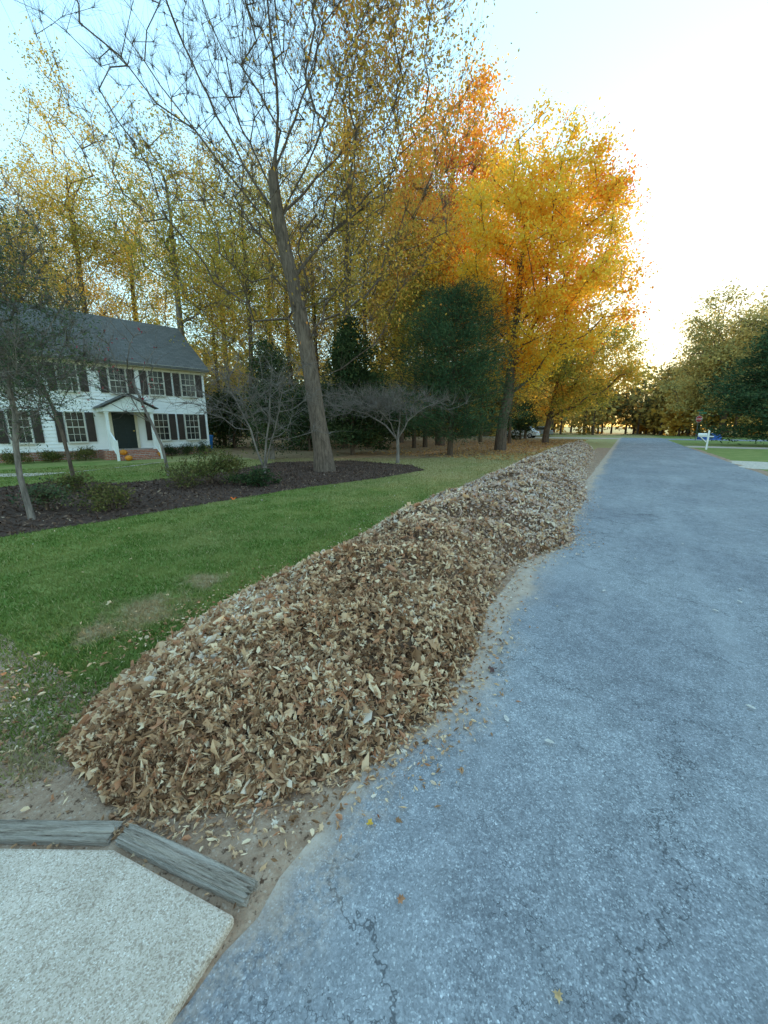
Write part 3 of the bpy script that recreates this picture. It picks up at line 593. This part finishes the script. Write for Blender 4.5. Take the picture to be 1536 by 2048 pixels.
tree('bare_dogwood','grey multi stemmed bare tree with drooping twigs left of the big leaning trunk','tree',(b.x,b.y),4.2,.05,(-.1,0,2.5,2.2,1.6,1.3),140,0,.1,.1,None,M['bark_grey'],44,twn=6,twL=.8,twr=.0042,trunk=[(0,0,-.03),(.02,0,.35),(.05,0,.7),(.12,0,1.2),(.25,0,1.8),(.3,0,2.4)],fixed=[([(0,0,.3),(-.15,0,.8),(-.35,.1,1.5),(-.7,.1,2.3),(-1.0,.1,2.9)],1),([(0,0,.3),(.2,-.1,.9),(.5,-.2,1.7),(.7,-.2,2.5)],1)],zmin=.9,seg=.25,twup=-.15,rmin=.005,brm=.75)
b=B(795,17.0)
rg=np.random.default_rng(45); tt=ell(rg,210,(-.9,0,2.55),(3.3,2.2,.62),.6,1.5,.15)
dfix=[([(0,0,1.0),(-.5,.1,1.6),(-1.3,.2,2.1),(-2.3,.2,2.4),(-3.4,.1,2.5)],2),([(0,0,1.2),(.4,-.2,1.8),(1.0,-.3,2.3),(1.7,-.3,2.6)],2),([(0,0,1.1),(-.3,-.4,1.7),(-.8,-.9,2.2),(-1.4,-1.4,2.5)],2),([(0,0,1.2),(.1,.5,1.8),(.1,1.1,2.4)],2)]
tree('spreading_dogwood','bare grey tree with flat layered twigs at the end of the mulch bed','tree',b,3.6,.065,(-.4,0,2.75,2.5,1.9,.75),0,0,.1,.1,None,M['bark_grey'],45,tips=tt,fixed=dfix,twn=9,twL=.7,twr=.0055,trunk=[(0,0,-.03),(.02,0,.5),(0,0,1.0),(.03,0,1.5)],zmin=.8,seg=.3,twup=.25,bow=.12,rmin=.006,brm=.8,asc=.0,alpha=.1)
# --- woodland trees: prototypes copied about
tall=tree('woodland_tree','tall autumn tree with thin olive gold foliage standing behind the white house','tree',B(215,36),25,.25,(0,0,16.6,5.0,5.0,10.2),280,27000,.158,.66,M['olive'],M['bark'],51,'tall trees behind the white house',zmin=6,twn=4,alpha=.1,asc=.5,brm=.7)
tall2=tree('woodland_tree','tall autumn tree with thin olive gold foliage standing behind the white house','tree',B(388,31),22,.23,(0,0,14.2,4.4,4.4,8.8),240,20000,.15,.62,M['goldgreen'],M['bark_grey'],52,'tall trees behind the white house',zmin=5,twn=4,alpha=.06,asc=.5,brm=.7)
g1='tall trees behind the white house'; l1='tall autumn tree with thin olive gold foliage standing behind the white house'
for i,(px,Y,pr,sc) in enumerate([(95,38,tall2,1.05),(10,33,tall,.72),(-60,36,tall2,.95),(300,43,tall,1.05),(465,40,tall2,1.05),(150,47,tall,1.0),(-20,48,tall,1.0)]):
    dup(pr,B(px,Y),1.3*i+.5,sc,l1,g1)
g2='thin trees in the wood behind the mulch bed'; l2='slim straight woodland tree among the trunks behind the mulch bed'
wt=tree('woodland_tree',l2,'tree',B(512,27),19,.16,(0,0,11.2,3.4,3.4,7.8),200,15500,.14,.58,M['goldgreen'],M['bark_brown'],53,g2,zmin=3,twn=3,alpha=.1,asc=.4,brm=.7)
for i,(px,Y,pr,sc) in enumerate([(590,38,tall,.9),(640,33,wt,1.1),(735,30,wt,1.0),(765,40,tall2,1.0),(828,29,wt,.8),(850,30,wt,.9),(875,44,tall,.9),(555,46,tall,1.0),(680,48,tall2,1.1),(960,40,wt,.9),(1018,36,wt,.75),(930,52,tall,.9),(1050,50,wt,.9),(450,33,wt,.8),(800,55,tall,1.0)]):
    dup(pr,B(px,Y),1.7*i+.2,sc,l2,g2)
pine=conifer('loblolly_pine','tall straight pine trunk in the wood just behind the big leaning tree','pine tree',B(690,29),21,.26,14,2.6,70,2200,M['olive'],M['bark_brown'],54,'pair of tall straight pines',shape=.5,csize=.34,asp=.2,cl=.5)
dup(pine,B(706,31),2.0,1.05,'tall straight pine trunk in the wood just behind the big leaning tree','pair of tall straight pines')
# understory evergreens in the wood
us_=tree('understory_evergreen','dark bushy evergreen in the shade of the wood behind the mulch bed','tree',B(620,26),4.2,.09,(0,0,2.2,1.9,1.9,2.1),120,8000,.15,.32,M['dark'],M['bark_brown'],55,'dark evergreens under the wood',zmin=.2,pw=.4)
for i,(px,Y,sc) in enumerate([(470,29,1.0),(440,33,1.1),(760,28,.9),(585,33,1.2),(690,38,1.3),(800,42,1.3),(1040,47,1.1),(655,31,1.0)]):
    dup(us_,B(px,Y),i*1.1,sc,'dark bushy evergreen in the shade of the wood behind the mulch bed','dark evergreens under the wood')
# right-hand trees
tree('bronze_tree','large bronze brown tree beyond the stop sign on the right','tree',B(1440,58),19,.35,(0,0,10.5,7.6,7,8.5),330,36000,.33,.85,M['brown_tree'],M['bark'],61,zmin=3,twn=1,noise=.14)
tree('bronze_tree','bronze green tree at the right edge behind the dark evergreen','tree',B(1545,62),22,.35,(0,0,12,8,7,9),300,28000,.36,.95,M['brown_tree'],M['bark'],62,zmin=3,twn=1,noise=.14)
tree('bronze_tree','smaller olive brown tree left of the stop sign across the street','tree',B(1345,72),12,.28,(0,0,6.5,5.2,5,5.2),200,17000,.34,.75,M['far'],M['bark'],63,zmin=2,twn=1,noise=.14)
# ------------------------------------------------------------------ far woods (one mass)
rg=np.random.default_rng(71); Cs=[];Ls=[];tk_=[]
for i in range(300):
    azd=rg.uniform(-66,66); az=R(azd); dist=rg.uniform(74,120); 
    if R(30)<az<R(40): h=rg.uniform(8.5,12.5); dist=rg.uniform(82,110)
    elif az<R(22): h=rg.uniform(9,15); dist=rg.uniform(60,95)
    else: h=rg.uniform(9,15)
    if 33.0<azd<34.8: h*=.5
    x,y=math.sin(az)*dist,math.cos(az)*dist; rx=h*rg.uniform(.28,.42); q=ell(rg,26,(x,y,h*.52),(rx,rx,h*.5),.4,.3,.2)
    c=np.repeat(q,18,0)+rg.normal(size=(26*18,3))*.75*min(1,h/9); c[:,2]=np.maximum(c[:,2],.1)
    Cs.append(c); tk_.append([(x,y,-.1),(x,y,h*.5)])
C=np.concatenate(Cs); V,F=cards(C,rg.uniform(.45,1.1,len(C)),.65,rg,.2); v2,f2=tubes(np.array(tk_),np.tile([[.22,.1]],(len(tk_),1)),5)
o=mesh_np('distant_woods',np.concatenate([V,v2]),[np.concatenate([F,f2+len(V)])],[M['far'],M['bark']],mi=np.concatenate([np.zeros(len(F)),np.ones(len(f2))]))
tag(o,'distant autumn woods closing the view beyond the street','woods',kind='stuff')
# ------------------------------------------------------------------ shrubs
def shrub(xy,h,rw,n,mat,ls,label,seed,name='shrub',cat='shrub',group=None,asp=.5,tn=40): return tree(name,label,cat,xy,h,.03,(0,0,h*.52,rw,rw*.9,h*.5),tn,n,ls,.13*h+.04,mat,M['bark_brown'],seed,group,trunk=[(0,0,-.02),(0,0,h*.2),(.02,0,h*.4)],zmin=0,seg=.2,asp=asp,twn=2,twL=.3,twr=.004,pw=.45)
b=G(425,968); shrub((b.x,b.y),.85,.9,3600,M['shrub'],.065,'loose olive green shrub in the mulch bed below the house corner',81)
b=G(225,1018); shrub((b.x,b.y),.45,.55,1900,M['shrub'],.05,'low twiggy shrub near the front of the mulch bed at left',82)
b=G(512,972); shrub((b.x,b.y),.3,.6,1600,M['dark'],.08,'low dark green plant at the foot of the multi stemmed tree',83,'ground_plant','plant')
b=G(370,978); shrub((b.x,b.y),.22,.35,600,M['shrub'],.06,'small low plant in the mulch bed between the two shrubs',86,'ground_plant','plant')
b=G(95,1020); shrub((b.x,b.y),.5,.4,1200,M['cedar'],.06,'small bushy plant beside the slim trunk at the left',87)
b=G(150,985); shrub((b.x,b.y),.4,.45,1100,M['shrub'],.06,'low yellowish plant at the back of the bed at left',88,'ground_plant','plant')
# ------------------------------------------------------------------ white house
Cn=G(420,906); HL=12.6
hl=(Cn.x-HL*.7071,Cn.y-HL*.7071)
H=empty('house',hl,R(45),'white clapboard two storey house with dark shutters and gabled porch','house')
EZ=4.9; RZ=7.65; DP=8.0
m=MB(); m.box(0,HL,0,DP,.3,EZ)
m.add([(0,0,EZ),(0,DP,EZ),(0,DP/2,RZ-.1)],[(0,1,2)]); m.add([(HL,0,EZ),(HL,DP,EZ),(HL,DP/2,RZ-.1)],[(0,1,2)])
z=.42
while z<EZ-.05:
    z1=min(z+.165,EZ); m.add([(0,-.03,z),(HL,-.03,z),(HL,-.006,z1),(0,-.006,z1),(0,-.004,z),(HL,-.004,z)],[(0,1,2,3),(0,4,5,1)]); z+=.165
m.box(-.02,.1,-.045,-.034,.42,EZ); m.box(HL-.1,HL+.02,-.045,-.034,.42,EZ)
m.build('wall',M['siding'],H)
m=MB(); m.box(-.02,HL+.02,-.02,DP+.02,-.1,.40); m.build('foundation',M['brick'],H)
m=MB(); e=.4; sl_=(RZ-EZ)/(DP/2)
m.prism([(-e,EZ-e*sl_+.12),(DP/2,RZ+.05),(DP+e,EZ-e*sl_+.12),(DP+e,EZ-e*sl_),(DP/2,RZ-.07),(-e,EZ-e*sl_)],'x',-.25,HL+.25); m.build('roof',M['shingle'],H)
m=MB(); m.box(-.2,HL+.2,-.36,-.05,EZ-.30,EZ-.12); m.box(-.1,HL+.1,-.12,-.047,EZ-.45,EZ-.305); m.build('cornice',M['trim'],H)
def window(x,z,wd,ht,par,shut=True):
    m=MB(); y0,y1=-.10,-.035; f=.055
    m.box(x-wd/2-f,x-wd/2,y0,y1,z-ht/2-f,z+ht/2+f); m.box(x+wd/2,x+wd/2+f,y0,y1,z-ht/2-f,z+ht/2+f); m.box(x-wd/2,x+wd/2,y0,y1,z+ht/2,z+ht/2+f); m.box(x-wd/2,x+wd/2,y0-.02,y1,z-ht/2-f,z-ht/2)
    m.box(x-wd/2,x+wd/2,y0+.015,y1,z-.022,z+.022)
    for i in (1,2): m.box(x-wd/2+wd*i/3-.009,x-wd/2+wd*i/3+.009,y0+.025,y1-.02,z-ht/2,z+ht/2)
    for i in (1,3): m.box(x-wd/2,x+wd/2,y0+.027,y1-.02,z-ht/2+ht*i/4-.009,z-ht/2+ht*i/4+.009)
    w_=m.build('window',M['frame'],par)
    q=MB(); q.box(x-wd/2,x+wd/2,-.055,-.036,z-ht/2,z+ht/2); q.build('pane',M['glass'],w_)
    q=MB(); q.box(x-wd/2-f-.04,x+wd/2+f+.04,-.15,y0-.022,z-ht/2-f-.03,z-ht/2-f+.02); q.build('sill',M['frame'],w_)
    if shut:
        for s in (-1,1):
            q=MB(); xs=x+s*(wd/2+f+.20); q.box(xs-.165,xs+.165,-.075,-.034,z-ht/2-.02,z+ht/2+.02)
            zz=z-ht/2+.05
            while zz<z+ht/2-.05: q.box(xs-.125,xs+.125,-.088,-.078,zz,zz+.035); zz+=.07
            q.build('shutter',M['shutter'],par)
off=HL-10.4; bays=[2.15,4.15,6.15,7.9,9.52]
for i,bxx in enumerate(bays):
    window(bxx+off,3.85,.68,1.2,H)
    if i!=2: window(bxx+off,1.55,.68,1.38,H)
window(.2+off,3.85,.68,1.2,H)
dx=bays[2]+off
m=MB(); m.box(dx-.5,dx+.5,-.06,-.034,.45,2.35)
for zz in (.6,1.2,1.8):
    for s in (-.23,.23): m.box(dx+s-.17,dx+s+.17,-.075,-.062,zz,zz+.45)
d_=m.build('door',M['door'],H)
m=MB(); m.box(dx-.62,dx-.5,-.11,-.034,.45,2.35); m.box(dx+.5,dx+.62,-.11,-.034,.45,2.35); m.box(dx-.62,dx+.62,-.11,-.034,2.35,2.5); m.build('door_frame',M['trim'],d_)
m=MB(); m.tube([(dx+.4,-.07,1.35),(dx+.4,-.14,1.35)],[.03,.035],8); m.build('handle',M['brass'],d_)
m=MB(); m.box(dx-1.25,dx+1.25,-1.65,-.05,-.05,.44)
for i in range(3): m.box(dx-.85,dx+.85,-1.65-.3*(i+1),-1.652-.3*i,-.05,.33-.11*i)
m.build('stoop',M['brick'],H)
for s in (-1,1):
    for yy in (-1.48,):
        m=MB(); xs=dx+s*.95; m.box(xs-.06,xs+.06,yy-.06,yy+.06,.54,2.2); m.box(xs-.09,xs+.09,yy-.09,yy+.09,.442,.538); m.box(xs-.09,xs+.09,yy-.09,yy+.09,2.202,2.28); m.build('column',M['white'],H)
    m=MB(); xs=dx+s*.92
    m.box(xs-.05,xs+.05,-2.62,-2.52,0,.95); m.tube([(xs,-1.62,1.28),(xs,-2.56,.88)],.035,6); m.tube([(xs,-1.62,.62),(xs,-2.56,.2)],.025,6)
    for k in range(7):
        yy=-1.68-.123*k; m.tube([(xs,yy,.57-.053*k*.8),(xs,yy,1.24-.05*k)],.014,4)
    m.build('railing',M['white'],H)
m=MB(); m.box(dx-1.08,dx+1.08,-1.62,-.05,2.282,2.46); m.add([(dx-1.05,-1.6,2.46),(dx+1.05,-1.6,2.46),(dx,-1.6,3.02)],[(0,1,2)]); m.build('portico_beam',M['white'],H)
m=MB(); m.prism([(dx-1.24,2.44),(dx,3.10),(dx+1.24,2.44),(dx+1.24,2.48),(dx,3.15),(dx-1.24,2.48)],'y',-1.78,-.05); m.build('portico_roof',M['shingle'],H)
def hw(x,y,z=0):
    c=.70711; return (hl[0]+c*x-c*y,hl[1]+c*x+c*y,z)
# foundation shrubs, pumpkins, bin
for i,(xx,yy,hh) in enumerate([(HL-.7,-.9,.7),(HL-1.6,-.95,.55),(HL-2.4,-.9,.5)]):
    p=hw(xx,yy); shrub(p[:2],hh,.45,2400,M['dark'],.055,'clipped dark green shrub along the foundation right of the porch',90+i,group='foundation shrubs right of the porch')
for i,(xx,yy,hh) in enumerate([(off+4.2,-1.0,.5),(off+3.0,-1.0,.45),(off+1.8,-1.0,.5)]):
    p=hw(xx,yy); shrub(p[:2],hh,.55,2400,M['shrub'],.06,'low green shrub along the foundation left of the porch',95+i,group='foundation shrubs left of the porch')
M['pumpkin']=simple('pumpkin_skin',(.68,.24,.02),.5,.2,6,.1); M['stem']=simple('pumpkin_stem',(.2,.17,.08),.8)
def pumpkin(xyz,r,label):
    root=empty('pumpkin',xyz,0,label,'pumpkin'); V=[];nu,nv=24,12
    for j in range(nv+1):
        ph=math.pi*j/nv
        for i in range(nu):
            a=2*math.pi*i/nu; q=r*math.sin(ph)*(1-.09*(i%3==0)); V.append((q*math.cos(a),q*math.sin(a),r*.8-r*.8*math.cos(ph)*(1-.15*math.sin(ph)**8)))
    idx=np.arange((nv+1)*nu).reshape(nv+1,nu); nx=np.roll(idx,-1,1); F=np.stack([idx[:-1],nx[:-1],nx[1:],idx[1:]],-1).reshape(-1,4)
    mesh_np('body',V,[F],M['pumpkin'],root,True); m=MB(); m.tube([(0,0,r*1.5),(.01,0,r*1.75),(.04,0,r*1.9)],[r*.14,r*.09,r*.1],6); m.build('stem',M['stem'],root)
pumpkin(hw(dx-.6,-2.1,.22),.17,'orange pumpkin on the left side of the porch steps'); pumpkin(hw(dx+1.05,-1.85,0),.19,'orange pumpkin on the ground right of the porch steps'); pumpkin(hw(dx-.55,-2.75,0),.16,'orange pumpkin on the ground at the bottom of the porch steps')
M['blue']=simple('blue_plastic',(.02,.16,.45),.5,.2,4,.1)
p=hw(HL+.35,1.3); root=empty('blue_bin',p,R(45),'blue lidded bin standing at the right corner of the white house','bin')
m=MB(); m.add([(-.22,-.25,.1),(.22,-.25,.1),(.22,.25,.1),(-.22,.25,.1),(-.29,-.33,.95),(.29,-.33,.95),(.29,.33,.95),(-.29,.33,.95)],[(3,2,1,0),(4,5,6,7),(0,1,5,4),(1,2,6,5),(2,3,7,6),(3,0,4,7)]); m.build('body',M['blue'],root)
m=MB(); m.prism([(-.36,.955),(.35,.955),(.33,1.02),(0,1.06),(-.33,1.02)],'x',-.31,.31); m.build('lid',M['blue'],root)
M['rubber']=simple('rubber',(.02,.02,.02),.8)
for s in (-1,1):
    m=MB(); m.tube([(s*.2,.24,.1),(s*.27,.24,.1)],.1,12); m.build('wheel',M['rubber'],root)
# ------------------------------------------------------------------ mailbox, stop sign, tarp, cars, far houses
b=G(1412,899); MBX=empty('mailbox',(b.x,b.y),ROT,'white mailbox on a white post with cross arm by the right road edge','mailbox')
m=MB(); m.box(-.05,.05,-.05,.05,-.05,1.25); m.add([(-.05,-.05,1.25),(.05,-.05,1.25),(.05,.05,1.25),(-.05,.05,1.25),(0,0,1.33)],[(0,1,4),(1,2,4),(2,3,4),(3,0,4)]); m.build('post',M['white'],MBX)
m=MB(); m.box(-.04,.04,.052,.55,.86,.93); m.box(-.04,.04,-.3,-.052,.86,.93); m.tube([(0,.06,.5),(0,.42,.855)],.03,5); m.build('arm',M['white'],MBX)
m=MB(); a=np.linspace(0,np.pi,9); m.prism([(.09*math.cos(q),1.02+.09*math.sin(q)) for q in a]+[(-.09,.935),(.09,.935)],'y',.08,.58)
m.build('box',M['white'],MBX)
M['red_paint']=simple('red_sign',(.38,.012,.016),.4,.1); M['green_paint']=simple('green_sign',(.01,.12,.055),.4,.1); M['steel']=simple('galvanised_steel',(.2,.2,.2),.5,.15,6,.05,40,.6); M['signwhite']=simple('sign_white',(.65,.65,.65),.4,.03)
g=B(1390,44); SS=empty('stop_sign',(g[0],g[1]),0,'red octagonal stop sign with green street name blades above, right of the road','road sign')
m=MB(); m.tube([(0,0,-.05),(0,0,3.15)],.035,6); m.build('post',M['steel'],SS)
def octa(r): return [(r*math.cos(R(22.5+45*i)),2.35+r*math.sin(R(22.5+45*i))) for i in range(8)]
m=MB(); m.prism(octa(.38),'y',-.055,-.045); pl=m.build('sign_border',M['signwhite'],SS)
m=MB(); m.prism(octa(.355),'y',-.0605,-.0555); m.build('sign_panel',M['red_paint'],SS)
fc=bpy.data.curves.new('txt','FONT'); fc.body='STOP'; fc.size=.28; fc.align_x='CENTER'; fc.align_y='CENTER'; fc.extrude=.002
to=bpy.data.objects.new('tmp',fc); col.objects.link(to); bpy.context.view_layer.update(); dg=bpy.context.evaluated_depsgraph_get(); tm=bpy.data.meshes.new_from_object(to.evaluated_get(dg)); bpy.data.objects.remove(to)
tm.materials.clear(); tm.materials.append(M['signwhite']); lt=bpy.data.objects.new('lettering',tm); col.objects.link(lt); lt.parent=SS; lt.location=(0,-.064,2.35); lt.rotation_euler=(R(90),0,0)
m=MB(); m.box(-.05,.75,-.008,.008,2.92,3.1); m.build('name_blade',M['green_paint'],SS)
m=MB(); m.box(-.008,.008,-.45,.45,3.16,3.34); m.build('name_blade',M['green_paint'],SS)
# blue tarp heap
g=B(1418,47); V=[];nx_,ny=26,14
for j in range(ny):
    for i in range(nx_):
        a=i/(nx_-1)*2-1; b_=j/(ny-1)*2-1; q=max(0,1-abs(a)**4)*max(0,1-abs(b_)**4); V.append((a*1.0*(1+.05*mnoise.noise(Vector((a*3,b_*3,1)))),b_*.7,.7*q**.35*(1+.25*mnoise.noise(Vector((a*2.3,b_*2,5))))+.03*mnoise.noise(Vector((a*8,b_*8,2)))*q))
idx=np.arange(nx_*ny).reshape(ny,nx_); F=np.stack([idx[:-1,:-1],idx[:-1,1:],idx[1:,1:],idx[1:,:-1]],-1).reshape(-1,4)
o=mesh_np('tarp_heap',V,[F],simple('blue_tarp',(.02,.09,.34),.5,.2,5,.4,12),None,True); o.location=(g[0],g[1],.012); o.rotation_euler=(0,0,R(-12)); tag(o,'low heap under a bright blue tarp on the right lawn','tarp')
# cars
M['carwhite']=simple('white_car_paint',(.65,.66,.67),.25,.03,3,.0,10,0,.6); M['carsilver']=simple('silver_car_paint',(.3,.32,.34),.3,.05,3,.0,10,.4,.6); M['rim']=simple('wheel_rim',(.4,.4,.42),.35,.1,5,.0,10,.7); M['lamp']=simple('lamp_lens',(.6,.6,.6),.15,.05); M['tail']=simple('tail_lens',(.35,.02,.02),.2,.05)
def car(xy,rz,mat,label):
    root=empty('parked_car',xy,rz,label,'car'); w=.88
    prof=[(-2.25,.35),(-2.25,.75),(-2.1,.92),(-1.5,.98),(1.0,.98),(1.9,.86),(2.22,.7),(2.25,.35)]
    cab=[(-1.75,.98),(-1.25,1.5),(-.9,1.56),(.2,1.54),(1.05,.98)]
    m=MB(); m.prism(prof,'y',-w,w); n=len(cab); V=[(x,-w+.02-(.0),z) if z<1 else (x,-w+.2,z) for x,z in cab]+[(x,w-.02,z) if z<1 else (x,w-.2,z) for x,z in cab]
    m.add(V,[tuple(range(n)),tuple(range(n,2*n))[::-1]]+[(i,i+n,i+1+n,i+1) for i in range(n-1)]); bd=m.build('body',mat,root); bv=bd.modifiers.new('b','BEVEL'); bv.width=.05; bv.segments=2
    for s in (-1,1):
        m=MB(); yy=lambda z:s*(w-.02-(z-.98)/.55*.18+.012); q=[(-1.5,1.03),(-1.2,1.42),(.1,1.42),(.8,1.03)]; m.add([(x,yy(z),z) for x,z in q],[(0,1,2,3)]); m.build('window',M['glass'],root)
    m=MB(); m.add([(1.02,-.7,1.03),(1.02,.7,1.03),(.32,.58,1.48),(.32,-.58,1.48)],[(0,1,2,3)]); m.build('windscreen',M['glass'],root)
    for x in (-1.4,1.4):
        for s in (-1,1):
            m=MB(); m.tube([(x,s*(w-.2),.33),(x,s*(w+.01),.33)],.33,18); ty=m.build('wheel',M['rubber'],root); m=MB(); m.tube([(x,s*(w+.012),.33),(x,s*(w+.03),.33)],[.2,.17],12); m.build('rim',M['rim'],ty)
    for s in (-1,1):
        m=MB(); m.box(2.2,2.28,s*.62-.16,s*.62+.16,.66,.78); m.build('headlight',M['lamp'],root); m=MB(); m.box(-2.29,-2.24,s*.66-.14,s*.66+.14,.7,.86); m.build('tail_light',M['tail'],root)
car(B(1042,54),ROT+R(85),M['carwhite'],'white car parked far down the street left of the road, the nearer of two')
car(B(1075,62),ROT+R(95),M['carsilver'],'silver car parked far down the street behind the white car')
def far_house(xy,rz,wm,rm,L,label):
    r=empty('house',xy,rz,label,'house'); m=MB(); m.box(-L/2,L/2,0,7,-.1,3); m.add([(-L/2,0,3),(-L/2,7,3),(-L/2,3.5,5.1)],[(0,1,2)]); m.add([(L/2,0,3),(L/2,7,3),(L/2,3.5,5.1)],[(0,1,2)]); m.build('wall',wm,r)
    m=MB(); m.prism([(-.4,2.85),(3.5,5.25),(7.4,2.85),(7.4,2.75),(3.5,5.13),(-.4,2.75)],'x',-L/2-.3,L/2+.3); m.build('roof',rm,r)
    for k in range(4):
        x=-L/2+L*(k+.5)/4; m=MB()
        if k==1:
            m.box(x-.45,x+.45,-.05,-.004,0,2.1); m.build('door',M['door'],r); continue
        for a in ((x-.5,x-.42,1,2.3),(x+.42,x+.5,1,2.3),(x-.42,x+.42,2.22,2.3),(x-.42,x+.42,1,1.08),(x-.42,x+.42,1.62,1.68)): m.box(a[0],a[1],-.06,-.004,a[2],a[3])
        w_=m.build('window',M['white'],r); m=MB(); m.box(x-.42,x+.42,-.03,-.006,1.08,2.22); m.build('pane',M['glass'],w_)
M['tanwall']=simple('tan_siding',(.42,.35,.26),.8,.1)
far_house(B(1020,68),R(10),M['tanwall'],M['brownroof'],12,'tan single storey house far beyond the parked cars')
print('DONE')
